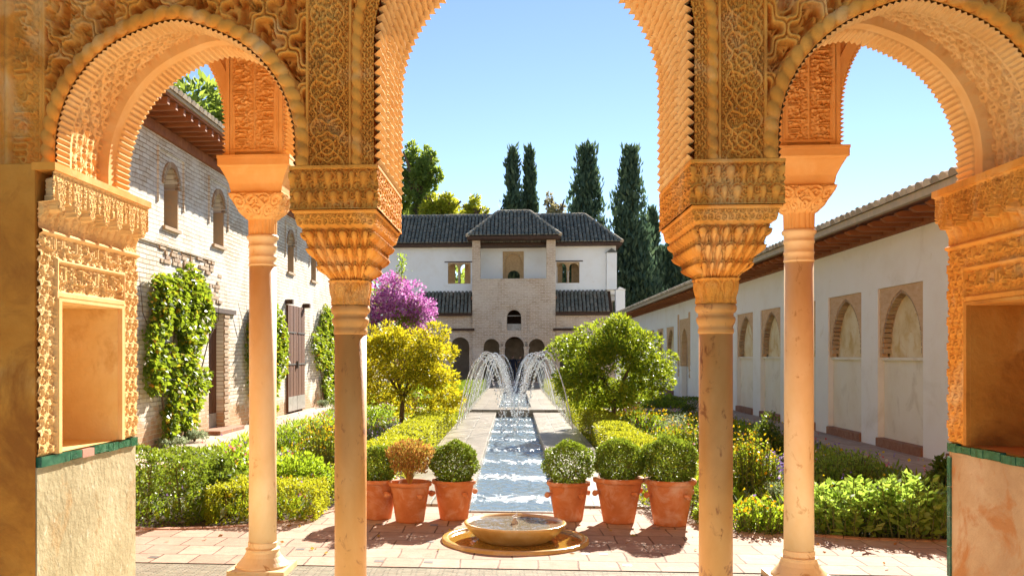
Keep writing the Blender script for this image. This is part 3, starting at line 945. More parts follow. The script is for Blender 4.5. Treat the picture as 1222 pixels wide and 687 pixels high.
def toothed_arch(o, name):
    """serrated arch edge as a ring of small teeth along the intrados"""
    m = MB()
    r = (o[1]-o[0])/2; cx = (o[0]+o[1])/2; zc = o[3]-r
    st = zc-o[2]
    L = 2*st+math.pi*r
    n = int(L/.03)
    for k in range(n):
        for s0, s1, dd in ((k*L/n, (k+.62)*L/n, .03),):
            q = []
            for s in (s0, (s0+s1)/2, s1):
                if s < st: x, z, a, b = -r, o[2]+s, 1, 0
                elif s > L-st: x, z, a, b = r, o[2]+L-s, -1, 0
                else:
                    t = math.pi-(s-st)/r; x, z, a, b = r*math.cos(t), zc+r*math.sin(t), -math.cos(t), -math.sin(t)
                q.append((x, z, a, b))
            y0, y1 = YO-HT-.012, YO+HT+.012
            v = []
            for y in (y0, y1):
                v += [(XA+cx+q[0][0], y, q[0][1]), (XA+cx+q[1][0]+q[1][2]*dd, y, q[1][1]+q[1][3]*dd), (XA+cx+q[2][0], y, q[2][1])]
            m.add(v, [(0,1,2),(5,4,3),(0,3,4,1),(1,4,5,2)])
    # plain raised band along the arch edge, both faces
    nb = 40
    for y in (YO-HT-.02, YO+HT):
        for k in range(nb):
            qs = []
            for s in (k*L/nb, (k+1)*L/nb):
                if s < st: x, z, a, b = -r, o[2]+s, 1, 0
                elif s > L-st: x, z, a, b = r, o[2]+L-s, -1, 0
                else:
                    t = math.pi-(s-st)/r; x, z, a, b = r*math.cos(t), zc+r*math.sin(t), -math.cos(t), -math.sin(t)
                qs.append((x, z, a, b))
            v = []
            for yy in (y, y+.02):
                for x, z, a, b in qs:
                    v += [(XA+cx+x+.002*a, yy, z+.002*b), (XA+cx+x-a*.07, yy, z-b*.07)]
            m.add(v, [(0,2,3,1),(4,5,7,6),(0,4,6,2),(1,3,7,5)])
    return m.build(name, STUCCO_PALE, outer)
for o in ops[:3]: toothed_arch(o, 'arch_edge')

def pier_panel(cx):
    x0, x1, z0, z1 = -.175, .175, 3.06, 3.78
    nu, nv = int((x1-x0)/.006), int((z1-z0)/.006)
    U, V = np.meshgrid(np.linspace(x0, x1, nu), np.linspace(z0, z1, nv), indexing='ij')
    left = U < 0
    across = np.where(left, (U+.155)/.145, (U-.01)/.145)
    ok = (np.abs(U) < .157) & (np.abs(U) > .008) & (V > z0+.02) & (V < z1-.02)
    a = np.where(left, (V-z0-.03)/.34, (z1-.03-V)/.34)
    H = np.where(ok, .003+.022*lettering(a, np.where(left, 1-across, across), vine(U, V, .05, 1.2)*.4), .022)
    P = np.stack([XA+cx+U, np.full_like(U, YO-HT-.004), V], -1); N = np.zeros_like(P); N[..., 1] = -1
    return relief('lettered_panel', P, N, H, STUCCO_PALE, outer)
for cx in (-CO, CO): pier_panel(cx)
for cx in (-CO, CO):
    # mouldings on the sides of the pier and base fillet
    m = MB()
    for s in (-1, 1): m.box(*sorted((XA+cx+s*.18, XA+cx+s*.206)), YO-HT-.03, YO-HT-.001, 3.04, 3.9)
    m.box(XA+cx-.18, XA+cx+.18, YO-HT-.03, YO-HT-.005, 3.795, 3.83)
    m.build('pier_moulding', STUCCO_PALE, outer)

def cap_outer_h(side, f, zf, z):
    if z < 2.61: return .006*np.abs(np.sin(f*math.pi*5))
    if z < 2.775:
        b = (z-2.61)/.165
        x = np.abs(f-.5)
        loz = sstep(.05,.02,np.abs(x*1.6+np.abs(b-.5)*.8-.28))
        curl = vine(f*.33, np.full(f.shape, z), .085, 1.3)
        return .018*np.maximum(loz, curl*.8)-.004
    return np.zeros(f.shape)
for i, cx in enumerate(cols_x):
    px, py = XA+cx, YO
    s = MB(); s.lathe([(.103,.22),(.1,.8),(.099,2.262)], (px, py, 0), 44)
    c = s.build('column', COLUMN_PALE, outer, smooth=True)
    r = MB()
    r.lathe([(.100,2.26),(.104,2.264),(.104,2.275),(.1,2.28),(.1,2.315),(.104,2.32),(.104,2.33),(.1,2.335),(.1,2.39),(.106,2.395),(.106,2.41),(.102,2.415),(.103,2.45),(.116,2.462),(.118,2.478),(.108,2.49)], (px, py, 0), 44)
    r.build('necking', COLUMN_PALE, c, smooth=True)
    zs = np.concatenate([np.linspace(2.478, 2.61, 20), np.linspace(2.612, 2.775, 40), np.linspace(2.777, 3.03, 40)])
    kz = [2.478, 2.60, 2.615, 2.66, 2.74, 2.775, 2.78, 2.84, 2.90, 2.945, 2.952, 2.957, 3.03]
    kh = [.098, .100, .118, .160, .192, .198, .186, .196, .222, .246, .246, .262, .262]
    rr = np.interp(zs, [2.478, 2.61, 2.7, 2.76, 2.8], [1, .9, .3, .08, 0])
    h = np.interp(zs, kz, kh)
    loft('capital', zs, h, h, cap_outer_h, px, py, 70, STUCCO_PALE, c, rr)
    ab = MB(); ab.box(px-.266, px+.266, py-.266, py+.266, 3.012, 3.0335)
    ab.build('abacus', STUCCO_PALE, c)
    b = MB()
    b.sqlathe([(.21,.21,0),(.21,.21,.045)], (px, py, 0))
    b.lathe([(.195,.045),(.19,.06),(.165,.085),(.137,.12),(.122,.15),(.12,.165),(.127,.17),(.127,.176),(.105,.184),(.108,.19),(.108,.222),(.104,.226)], (px, py, 0), 44)
    b.build('base', COLUMN_PALE, c)
# end walls and the tiled lean-to roof over the portico
m = MB()
m.box(XA-6.4, XA-6.1, YN, YO+HT, 0, 5.6); m.box(XA+6.1, XA+6.4, YN, YO+HT, 0, 5.6)
m.build('end_wall', PLASTER_OCHRE, outer)
m = MB()
m.add([(XA-6.4,YN-.2,5.62),(XA+6.4,YN-.2,5.62),(XA+6.4,YO+.8,5.62),(XA-6.4,YO+.8,5.62),(XA-6.4,YN-.2,6.9),(XA+6.4,YN-.2,6.9),(XA+6.4,YO+.8,5.8),(XA-6.4,YO+.8,5.8)],
      [(0,3,2,1),(4,5,6,7),(0,1,5,4),(1,2,6,5),(2,3,7,6),(3,0,4,7)])
m.build('roof', WOOD_EAVE, outer)
# ================================================================== ground, paving, paths, water
def sheet(name, poly, z, material):
    me = bpy.data.meshes.new(name)
    me.from_pydata([(x, y, z) for x, y in poly], [], [tuple(range(len(poly)))])
    return structure(finish(name, me, material))
GROUND = mat('dry_earth', [(.3,(.16,.12,.07)), (.6,(.24,.18,.11)), (.8,(.30,.24,.16))], .8, bmp=.6, bscale=8, bdist=.03)
sheet('ground', [(-700,-300),(700,-300),(700,1200),(-700,1200)], -.66, GROUND)
PAVE = brick_mat('terracotta_paving', (0,1), ((.34,.215,.15),(.43,.30,.22)), (.12,.07,.045), .30, .355, .008,
    washes=((1.3,.45,.7,(.46,.36,.28),.6),(5,.58,.72,(.31,.165,.095),.6)), bmp=.6, rough=.85, dist=.005, offset=.3)
HALL = brick_mat('hall_marble_floor', (0,1), ((.76,.68,.54),(.82,.75,.62)), (.5,.42,.3), .6, .6, .004, washes=((1.3,.45,.7,(.80,.70,.55),.6),), bmp=.4, rough=.6, dist=.004)
PEBBLE = brick_mat('pebble_strip', (0,1), ((.26,.22,.15),(.42,.37,.28)), (.13,.11,.07), .10, .022, .006, washes=((6,.5,.7,(.3,.3,.2),.5),), bmp=1, rough=.8, dist=.012, offset=.35)
PATHM = brick_mat('path_tile', (1,0), ((.42,.29,.20),(.52,.38,.28)), (.24,.16,.1), .42, .36, .009,
    washes=((1.5,.45,.65,(.68,.56,.45),.7),), bmp=.5, rough=.8, dist=.005)
PATHD = brick_mat('dark_path_tile', (1,0), ((.38,.27,.20),(.48,.36,.28)), (.26,.18,.13), .42, .36, .009,
    washes=((1.5,.45,.65,(.50,.40,.32),.7),), bmp=.5, rough=.8, dist=.005)  # same tile layout as the wall path, in a darker tone
sheet('hall_floor', [(-6.1,-8),(6.2,-8),(6.2,6.52),(-6.1,6.52)], -.004, HALL)
sheet('pebble_strip', [(-6.3,6.52),(6.4,6.52),(6.4,7.3),(-6.3,7.3)], -.002, PEBBLE)
# terrace of terracotta tiles between the portico and the beds, with rounded inner corners
def arc(cx, cy, r, a0, a1, n=10):
    return [(cx+r*math.cos(math.radians(a0+(a1-a0)*k/n)), cy+r*math.sin(math.radians(a0+(a1-a0)*k/n))) for k in range(n+1)]
terr = [(-6.0,7.12),(6.2,7.12),(6.2,8.45)] + [(3.4,8.45)] + arc(3.3,9.95,1.5,-90,-180,10)[1:] + [(1.8,10.25),(.5,10.25),(.5,9.66),(-.5,9.66),(-.5,10.25),(-1.8,10.25)] + \
       [(-1.8,9.95)] + arc(-3.3,9.95,1.5,0,-90,10) + [(-6.0,8.45)]
# the terrace is one sheet from the portico to the head of the pool
sheet('terrace_paving', terr, .004, PAVE)
# dark little tile insets scattered in the paving
ins = MB()
for k in range(26):
    x, y = random.uniform(-5, 5), 7.3+.4*random.randint(0, 5)
    ins.box(x-.035, x+.035, y-.035, y+.035, -.002, .0065)
structure(ins.build('paving_insets', IRON))
def kerb_strip(pts, w, z0, z1, name, material):
    """row of edging bricks along a line"""
    m = MB()
    for i in range(len(pts)-1):
        a, b = Vector((*pts[i],0)), Vector((*pts[i+1],0))
        L = (b-a).length; t = (b-a)/L; n = Vector((-t.y, t.x, 0))
        c = max(1, int(L/.14))
        for k in range(c):
            p, q = a+t*(L*k/c+.004), a+t*(L*(k+1)/c-.004)
            v = [p, q, q+n*w, p+n*w]
            zz = z1+random.uniform(-.004, .004)
            m.add([(p_.x,p_.y,z0) for p_ in v]+[(p_.x,p_.y,zz) for p_ in v], [(0,3,2,1),(4,5,6,7),(0,1,5,4),(1,2,6,5),(2,3,7,6),(3,0,4,7)])
    return structure(m.build(name, material))
EDGE = mat('edging_brick', [(.3,(.34,.17,.10)), (.6,(.44,.25,.16)), (.8,(.52,.34,.24))], 9, bmp=.5, bscale=40)
kerb_strip([(-5.95,8.45),(-3.3,8.45)] , .09, -.1, .012, 'bed_edging', EDGE)
kerb_strip(arc(-3.3,9.95,1.5,-90,0,8), .09, -.1, .012, 'bed_edging', EDGE)
kerb_strip(list(reversed(arc(3.3,9.95,1.5,-90,-180,8))), .09, -.1, .012, 'bed_edging', EDGE)
kerb_strip([(3.3,8.45),(5.9,8.45)], .09, -.1, .012, 'bed_edging', EDGE)
sheet('flower_bed_soil', [(-5.1,8.45),(-1.3,8.45),(-1.3,52),(-5.1,52)], -.05, SOIL)
sheet('flower_bed_soil', [(1.3,8.45),(5.3,8.45),(5.3,52),(1.3,52)], -.05, SOIL)

def slab(name, x0, x1, y0, y1, z0, z1, material, b=.008):
    m = MB(); m.bbox(x0, x1, y0, y1, z0, z1, b)
    return structure(m.build(name, material))
slab('wall_path', -6.05, -5.05, 8.46, 52, -.15, .05, PATHM)
slab('gallery_path', 5.2, 6.25, 8.46, 53, -.15, .05, PATHD)
slab('cross_path', -5.04, -1.45, 27.0, 28.6, -.15, .03, PATHM)
slab('cross_path', 1.45, 5.19, 27.0, 28.6, -.15, .03, PATHM)

# long channel pool
PW = .5
pool = thing('channel_pool', 'long narrow stone edged channel pool running down the middle of the court', 'pool', (0, 10, 0))
WET = brick_mat('wet_pool_stone', (1,0), ((.26,.22,.16),(.36,.31,.24)), (.10,.08,.05), .9, .43, .010, washes=((.9,.42,.62,(.44,.38,.30),.8),(2.2,.52,.66,(.20,.15,.09),.8)), bmp=.5, rough=.28, dist=.004)
for s in (-1, 1):
    for y0, y1 in ((10.0, 26.35), (27.65, 51)):
        m = MB(); m.bbox(*sorted((s*PW, s*1.36)), y0, y1, -.5, .028, .012)
        m.build('kerb', WET, pool)
m = MB(); m.bbox(-PW, PW, 9.64, 9.70, -.5, .016, .006); m.build('end_kerb', WET, pool)
m = MB(); m.bbox(-1.36, 1.36, 26.36, 27.64, -.02, .10, .015); m.box(-PW-.1, PW+.1, 26.4, 27.6, -.5, -.021)
m.build('bridge_slab', WET, pool)
m = MB(); m.box(-PW, PW, 9.7, 51, -.62, -.5); m.box(-PW-.2, -PW, 9.64, 10.0, -.62, .0015); m.box(PW, PW+.2, 9.64, 10.0, -.62, .0015); m.build('floor', POOL_LINING, pool)
def water_mat(name, deep, rough, bs, bd):
    m, nt, b = new_mat(name)
    b.inputs['Base Color'].default_value = lin(*deep)
    b.inputs['Roughness'].default_value = rough
    b.inputs['IOR'].default_value = 1.333
    b.inputs['Specular IOR Level'].default_value = .9
    v = coords(nt, None, (1, .6, 1))
    n1 = bump(nt, noise(nt, v, 11, 2, .5, .4), bs, bd, b)
    bump(nt, noise(nt, v, 34, 2, .5, .3), bs, bd*.3, b, n1)
    return m
WATER = water_mat('rippled_water', (.15,.21,.25), .15, 1.0, .008)
def glitter(m):
    # finer, steeper ripples in bands where the jets stir the water
    nt = m.node_tree; b = nt.nodes['Principled BSDF']
    prev = b.inputs['Normal'].links[0].from_socket
    g = nt.nodes.new('ShaderNodeNewGeometry'); sx = nt.nodes.new('ShaderNodeSeparateXYZ'); nt.links.new(g.outputs['Position'], sx.inputs[0])
    def math_(op, a, b_=None, c_=None):
        n = nt.nodes.new('ShaderNodeMath'); n.operation = op
        for i, v in enumerate((a, b_, c_)):
            if v is None: continue
            if isinstance(v, (int, float)): n.inputs[i].default_value = v
            else: nt.links.new(v, n.inputs[i])
        return n.outputs[0]
    wob = noise(nt, coords(nt, None, (1,1,1)), 2.5, 2)
    ph = math_('MULTIPLY_ADD', sx.outputs[1], 2*math.pi/1.98, -11.3*2*math.pi/1.98)
    ph = math_('MULTIPLY_ADD', wob, 2.0, ph)
    s = math_('COSINE', math_('SUBTRACT', ph, 1.0))
    k = math_('POWER', math_('MULTIPLY_ADD', s, .5, .5), 2.6)
    st = math_('MULTIPLY_ADD', k, .95, .05)
    bp = nt.nodes.new('ShaderNodeBump'); bp.inputs['Distance'].default_value = .014
    nt.links.new(st, bp.inputs['Strength'])
    nt.links.new(noise(nt, coords(nt, None, (1,.8,1)), 44, 3, .55, .4), bp.inputs['Height'])
    nt.links.new(prev, bp.inputs['Normal']); nt.links.new(bp.outputs[0], b.inputs['Normal'])
glitter(WATER)
def water_sheet(name, y0, y1, z):
    nx, ny = 44, int((y1-y0)/.02)
    X, Y = np.meshgrid(np.linspace(-PW+.001, PW-.001, nx), np.linspace(y0, y1, ny), indexing='ij')
    Z = z + .0*X
    r = np.random.default_rng(3)
    amp = .45+.6*np.exp(-((((Y-11.3+.12*np.sin(X*5))/1.98+.5) % 1-.5)/.16)**2)
    for k in range(34):                               # crossing ripples; stronger where jets stir the water
        lam = r.uniform(.08, .24); a = r.uniform(-1.5, 1.5)
        kx, ky = math.sin(a)/lam, math.cos(a)/lam
        Z = Z + amp*.0085*lam*np.sin(2*math.pi*(kx*X+ky*Y)+r.uniform(0, 6.28))
    return structure(quads(name, np.stack([X,Y,Z],-1).reshape(-1,3), grid_faces(nx, ny)[:, ::-1]*1, WATER, smooth=True))
def fixn(o):
    # make the sheet face upward
    if o.data.polygons[0].normal.z < 0: o.data.flip_normals()
fixn(water_sheet('water', 9.701, 26.4, -.10))
fixn(water_sheet('water', 27.6, 50.9, -.10))

# ------------------------------------------------------------------ roof tiles
def tile_rows(mb, origin, along, up, n_rows, spacing, lenfun, seg=.42, r=.085, sides=5, lift=.02, start=lambda i: 0.0):
    """rows of curved tiles; origin at the eave, along = unit vector along the eave, up = unit vector up the slope"""
    along = Vector(along); up = Vector(up).normalized(); nrm = along.cross(up).normalized()
    if nrm.z < 0: nrm = -nrm
    o = Vector(origin)
    for i in range(n_rows):
        base = o + along*spacing*(i+.5)
        L = lenfun(spacing*(i+.5)); s0 = start(spacing*(i+.5))
        if L - s0 < .08: continue
        k = max(1, int((L-s0)/seg + .5)); sl = (L-s0)/k
        for j in range(k):
            v = []
            jit = along*random.uniform(-.012, .012)
            for e, rr in ((0, r*1.08), (1, r*.9)):
                c = base + jit + up*(s0+sl*(j+e*1.08)) + nrm*(lift*(1.9-e) if True else 0)
                for q in range(sides+1):
                    t = math.pi*q/sides
                    v.append(c - along*rr*math.cos(t) + nrm*rr*.85*math.sin(t))
            n = sides+1
            mb.add([tuple(p) for p in v], [(q, q+1, n+q+1, n+q) for q in range(sides)])
            mb.add([tuple(p) for p in v[:n]], [tuple(range(n))])
# ------------------------------------------------------------------ brick house along the left side
XL = -6.0
house = thing('brick_house', 'long whitewashed brick building with wooden doors and deep timber eaves along one side', 'building', (XL, 23, 0))
frl = lambda u, v, d: (XL-d, u, v)                   # u runs away from the camera
LW = 5.32
Y0H, Y1H = 7.2, 39.5
wins = []
for a, b in ((195, 214), (254, 268), (343, 353), (371, 377.5)):
    ya, yb = YX(a, XL), YX(b, XL)
    wins.append((ya+.02, ya+.70, 3.83, 4.88, 'round'))
doors = [(YX(249, XL), YX(249, XL)+.95, .05, 2.46, 'flat'), (YX(342, XL), YX(361, XL), .05, 2.92, 'flat')]
w = MB()
wall_panel(w, frl, Y0H, Y1H, 2.46, LW, .5, [o for o in wins] + [(doors[1][0], doors[1][1], 2.46, doors[1][3], 'flat')], back=False)
w.build('wall', HOUSE_BRICK, house)
w = MB()
wall_panel(w, lambda u, v, d: (XL-d-.0, u, v), Y0H, Y1H, -.1, 2.4595, .5, [(o[0], o[1], max(.05, o[2]), min(o[3], 2.4595), 'flat') for o in doors], back=False)
w.build('wall', HOUSE_LOWER if False else HOUSE_BRICK, house)
# bare brick patches and a ragged string course where the whitewash has gone
def ragged(name, y0, y1, z0, z1, material, n, seed):
    r = random.Random(seed); m = MB()
    for k in range(n):
        y = r.uniform(y0, y1); z = z0+.075*r.randint(0, max(1, int((z1-z0)/.075)))
        l = r.uniform(.10, .3)
        m.box(XL-.05, XL+r.uniform(.006, .03), y, y+l, z+.006, z+.066)
    return m.build(name, material, house)
ragged('bare_brick_course', 15.6, 18.4, 3.18, 3.42, BRICK_RED, 46, 1)
ragged('bare_brick_course', 18.2, 18.8, 2.65, 3.2, BRICK_RED, 16, 4)
m = MB(); m.box(XL-.02, XL+.035, 14.2, 18.6, 3.47, 3.53); m.build('string_course', HOUSE_BRICK, house)
for o in wins:
    f = MB()
    arch_ring(f, o, frl, .05, .035, .10, legs=False)
    fb = f.build('window', BRICK_RED, house)
    s = MB()
    s.box(XL-.40, XL-.36, o[0]+.01, o[1]-.01, o[2], o[3]-.02)
    for k in range(4): s.box(XL-.36, XL-.345, o[0]+.02+k*.165, o[0]+.155+k*.165, o[2], o[3]-.05)
    s.build('shutter', WOOD_DARK, fb)
    s = MB(); s.box(XL-.3, XL+.05, o[0]-.06, o[1]+.06, o[2]-.06, o[2]-.001); s.build('sill', BRICK_RED, fb)
    s = MB(); s.box(XL-.344, XL+.012, o[1]-.05, o[1]-.001, o[2], o[3]-.34); s.build('brick_reveal', BRICK_RED, fb)
    s = MB()
    for (ya, yb, za, zb) in ((o[0]-.3,o[1]+.3,o[3]+.22,o[3]+.27),(o[0]-.3,o[0]-.25,4.2,o[3]+.219),(o[1]+.25,o[1]+.3,4.2,o[3]+.219)):
        s.box(XL-.02, XL+.03, ya, yb, za, zb)
    s.build('surround', HOUSE_BRICK, fb)
# narrow single door
o = doors[0]
m = MB()
for k in range(4): m.box(XL-.20, XL-.15+.004*(k % 2), o[0]+.02+k*.23, o[0]+.02+k*.23+.222, .10, 2.42)
d0 = m.build('door', WOOD_DOOR, house); d0['label'] = 'narrow dark brown plank door with brick jamb'
m = MB(); m.box(XL-.148, XL-.14, o[0]+.03, o[1]-.03, .11, .42); m.build('kick_plate', ZINC, d0)
m = MB(); m.tube([(XL-.14, o[0]+.2, 1.1),(XL-.06, o[0]+.2, 1.1),(XL-.06, o[0]+.2, 1.2)], .012); m.build('handle', IRON, d0)
m = MB(); m.box(XL-.3, XL+.05, o[0]-.25, o[1]+.75, 2.465, 2.56); m.build('lintel', WOOD_DARK, d0)
m = MB()
for k in range(30): m.box(XL-.35, XL+.02+.012*(k % 2), o[1]+.002, o[1]+.30+.05*(k % 2), .06+k*.08, .06+k*.08+.068)
m.build('brick_jamb', BRICK_RED, d0)
m = MB(); m.bbox(XL-.4, XL+.3, o[0]-.2, o[1]+.5, -.05, .13, .01); m.build('doorstep', BRICK_STEP, d0)
# tall double door
o = doors[1]
m = MB(); m.box(XL-.1, XL-.05, o[0], o[1], .06, o[3]); d1 = m.build('door', WOOD_DARK, house)
d1['label'] = 'tall double door of warm brown planks with iron hinges'
half = (o[0]+o[1])/2
for a, b in ((o[0]-.05, half-.01), (half+.01, o[1]+.05)):
    m = MB()
    n = 5
    for k in range(n): m.box(XL-.005, XL+.055+.006*(k % 2), a+(b-a)*k/n+.004, a+(b-a)*(k+1)/n-.004, .10, o[3]+.02)
    lf = m.build('door_leaf', WOOD_DOOR, d1)
m = MB()
for a, b in ((o[0]-.05, half-.02), (half+.02, o[1]+.05)): m.box(XL+.058, XL+.068, a, b, .12, .5)
m.build('kick_plate', ZINC, d1)
m = MB()
for z in (1.35, 2.2):
    for a, b in ((o[0]-.05, half-.1), (half+.1, o[1]+.05)): m.box(XL+.062, XL+.075, a, b, z, z+.035)
m.box(XL+.06, XL+.12, half-.06, half-.03, 1.25, 1.45)
m.build('hinge_straps', IRON, d1)
m = MB()
m.box(XL-.2, XL+.2, o[0]-.16, o[0]-.02, o[3]+.03, o[3]+.15); m.box(XL-.2, XL+.2, o[1]+.02, o[1]+.16, o[3]+.03, o[3]+.15)
m.build('hinge_blocks', WOOD_DARK, d1)
# eave: wall plate, rafters, boarding, tiles
m = MB(); m.box(XL-.3, XL+.06, Y0H, Y1H, LW+.002, LW+.17); m.build('wall_plate', WOOD_EAVE, house)
ra = MB(); ra.add([(XL-.05,-.045,LW+.175),(XL+.64,-.045,LW+.18),(XL+.64,.045,LW+.18),(XL-.05,.045,LW+.175),(XL-.05,-.045,LW+.36),(XL+.64,-.045,LW+.285),(XL+.64,.045,LW+.285),(XL-.05,.045,LW+.36)],
    [(0,3,2,1),(4,5,6,7),(0,1,5,4),(1,2,6,5),(2,3,7,6),(3,0,4,7)])
r0 = ra.build('rafter', WOOD_EAVE, house)
off0 = r0.location.copy()
ORG0 = Vector(ORG[house.name])
r0.location = (0, (Y0H+.3), 0)
y = Y0H+.3
k = 0
y += .36
while y < Y1H-.1 and k < 95:
    c = dup(r0, loc=(0, y, 0)); y += .36; k += 1
rise = math.tan(math.radians(18))
m = MB()
m.add([(XL+.67,Y0H-.1,LW+.29),(XL+.67,Y1H+.3,LW+.29),(XL-4.5,Y1H+.3,LW+.29+5.17*rise),(XL-4.5,Y0H-.1,LW+.29+5.17*rise),
       (XL+.67,Y0H-.1,LW+.33),(XL+.67,Y1H+.3,LW+.33),(XL-4.5,Y1H+.3,LW+.33+5.17*rise),(XL-4.5,Y0H-.1,LW+.33+5.17*rise),
       (XL-10,Y0H-.1,LW+.21),(XL-10,Y1H+.3,LW+.21),(XL-10,Y0H-.1,LW+.25),(XL-10,Y1H+.3,LW+.25)],
      [(0,1,2,3),(7,6,5,4),(0,4,5,1),(3,2,9,8),(6,7,10,11),(8,9,11,10)])
roofb = m.build('roof', WOOD_EAVE, house)
m = MB()
tile_rows(m, (XL+.72, Y0H-.1, LW+.35), (0,1,0), (-1,0,rise), int((Y1H-Y0H+.3)/.2), .2, lambda t: 5.2/math.cos(math.radians(18)), seg=.8, r=.088, sides=6)
m.build('roof_tiles', TILE_LIGHT, roofb)
m = MB(); m.box(XL+.58, XL+.70, Y0H-.1, Y1H+.3, LW+.332, LW+.445); m.build('added_eave_strip', TILE_LIGHT, roofb)  # strip added under the tile ends to straighten the eave shadow
m = MB(); m.box(XL-9.5, XL-.51, Y0H, Y0H+.3, -.1, LW); m.box(XL-9.5, XL-.51, Y1H-.3, Y1H, -.1, LW); m.box(XL-9.6, XL-9.2, Y0H+.31, Y1H-.31, -.1, LW); m.build('wall', HOUSE_BRICK, house)
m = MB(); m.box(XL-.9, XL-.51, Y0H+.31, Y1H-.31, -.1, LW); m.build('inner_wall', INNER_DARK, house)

# ------------------------------------------------------------------ white gallery wall along the right side
XR = 6.22
gal = thing('white_gallery', 'long white wall with pointed brick framed blind niches under a tiled eave', 'building', (XR, 30, 0))
frg = lambda u, v, d: (XR+d, u, v)
GW = 3.58
Y0G, Y1G = 7.2, 53.0
SILL = 1.57
centers = [10.65, 13.25, 15.9, 18.48, 21.08, 23.68, 26.25, 28.85, 31.5]
fars = [38.6, 41.2, 43.8, 46.4]
ops = []
for c in centers+fars:
    ops.append((c-.9, c+.9, .06, 2.74, 'flat'))
door = (34.55, 36.45, .06, 2.95, 'flat')
ops.append(door)
w = MB()
wall_panel(w, frg, Y0G, Y1G, -.1, GW, .16, ops, back=False)
w.build('wall', WHITE, gal)
def blind_niche(c):
    """brick framed pointed recess over a plain lower bay"""
    f = MB()
    a, b = c-.898, c+.898
    ar = (c-.80, c+.80, SILL, 2.67, 'point')
    wall_panel(f, lambda u, v, d: (XR+.03+d, u, v), a, b, SILL, 2.738, .10, [ar], back=False)
    fo = f.build('niche', BRICK_FRAME, gal)
    r = MB(); arch_ring(r, (c-.74, c+.74, SILL+.02, 2.62, 'point'), lambda u, v, d: (XR+.045+d, u, v), .12, .006, .075, n=30)
    r.build('brick_arch', BRICK_RED, fo)
    k = MB(); k.box(XR+.165, XR+.2, a, b, SILL-.1, 2.74)
    k.build('niche_back', NICHE_BACK, fo)
    k = MB()
    k.box(XR+.10, XR+.40, a, b, .05, SILL-.05); k.box(XR+.05, XR+.40, a, b, SILL-.049, SILL-.002)
    k.build('lower_bay', CREAM, fo)
    k = MB(); k.bbox(XR-.04, XR+.10, a, b, .03, .20, .01); k.build('bay_step', BRICK_STEP, fo)
    return fo
n0 = blind_niche(centers[2])
for c in centers+fars:
    if c == centers[2]: continue
    blind_niche(c)
# tall arched doorway with ragged brick strips either side
f = MB()
ar = (door[0]+.35, door[1]-.35, .06, 2.6, 'point')
wall_panel(f, lambda u, v, d: (XR+.02+d, u, v), door[0]+.002, door[1]-.002, 1.2, 2.948, .2, [(ar[0], ar[1], 1.2, ar[3], 'point')], back=False)
dd = f.build('doorway', BRICK_FRAME, gal)
f = MB(); f.box(XR+.02, XR+.22, door[0]+.002, ar[0]-.001, .06, 1.199); f.build('doorway_jamb', WHITE, dd); f = MB(); f.box(XR+.02, XR+.22, ar[1]+.001, door[1]-.002, .06, 1.199); f.build('doorway_jamb', WHITE, dd)
f = MB(); f.box(XR+.4, XR+.45, door[0], door[1], .0, 2.95); f.build('door_leaf', CREAM, dd)
f = MB(); r_ = random.Random(5)
for s in (door[0]-.36, door[1]+.0):
    f.box(XR-.012, XR+.02, s+.02, s+.34, 1.25, 3.15)
    for k in range(14): f.box(XR-.012, XR+.02, s+r_.uniform(.02,.15), s+r_.uniform(.2,.34), 1.25-.05*k-.048, 1.25-.05*k) if k < 9 else None
f.build('brick_strip', BRICK_FRAME, dd)
# backing mass, wall plate, rafters, roof
m = MB(); m.box(XR+.46, XR+3.0, Y0G, Y1G, -.1, GW); m.box(XR+.161, XR+.459, Y0G, Y1G, 2.76, GW); m.build('wall', WHITE, gal)
m = MB(); m.box(XR-.05, XR+.3, Y0G, Y1G, GW+.002, GW+.10); m.build('wall_plate', WOOD_EAVE, gal)
ra = MB(); ra.box(XR-.58, XR+.1, -.06, .06, GW+.045, GW+.135)
ra.add([(XR-.58,-.06,GW+.045),(XR-.66,-.05,GW+.10),(XR-.66,.05,GW+.10),(XR-.58,.06,GW+.045),(XR-.58,-.06,GW+.135),(XR-.58,.06,GW+.135)], [(0,1,2,3),(0,4,1),(3,2,5),(1,4,5,2)])
r0 = ra.build('rafter', WOOD_EAVE, gal)
y = Y0G+.3; r0.location = (0, y, 0)
k = 0
while k < 84:
    y += .53; k += 1
    if y > Y1G: break
    dup(r0, loc=(0, y, 0))
rise2 = math.tan(math.radians(17))
ze = GW+.14
m = MB()
m.add([(XR-.72,Y0G-.1,ze),(XR-.72,Y1G+.2,ze),(XR+2.2,Y1G+.2,ze+2.92*rise2),(XR+2.2,Y0G-.1,ze+2.92*rise2),
       (XR-.72,Y0G-.1,ze+.035),(XR-.72,Y1G+.2,ze+.035),(XR+2.2,Y1G+.2,ze+.035+2.92*rise2),(XR+2.2,Y0G-.1,ze+.035+2.92*rise2),
       (XR+5,Y0G-.1,ze),(XR+5,Y1G+.2,ze)], [(0,1,2,3),(7,6,5,4),(0,4,5,1),(3,7,4,0),(1,5,6,2),(6,7,8,9)])
rg = m.build('roof', WOOD_EAVE, gal)
m = MB()
tile_rows(m, (XR-.82, Y0G-.1, ze+.045), (0,1,0), (1,0,rise2), int((Y1G-Y0G+.3)/.245), .245, lambda t: 3.05/math.cos(math.radians(17)), seg=.42, r=.108, sides=7, lift=.03)
m.build('roof_tiles', TILE_LIGHT, rg)
m = MB(); m.box(XR-.795, XR-.715, Y0G-.1, Y1G+.2, ze-.004, ze+.10); m.build('added_eave_strip', TILE_LIGHT, rg)  # pale strip added to lighten the shadowed edge of the eave
m = MB()
y = Y0G
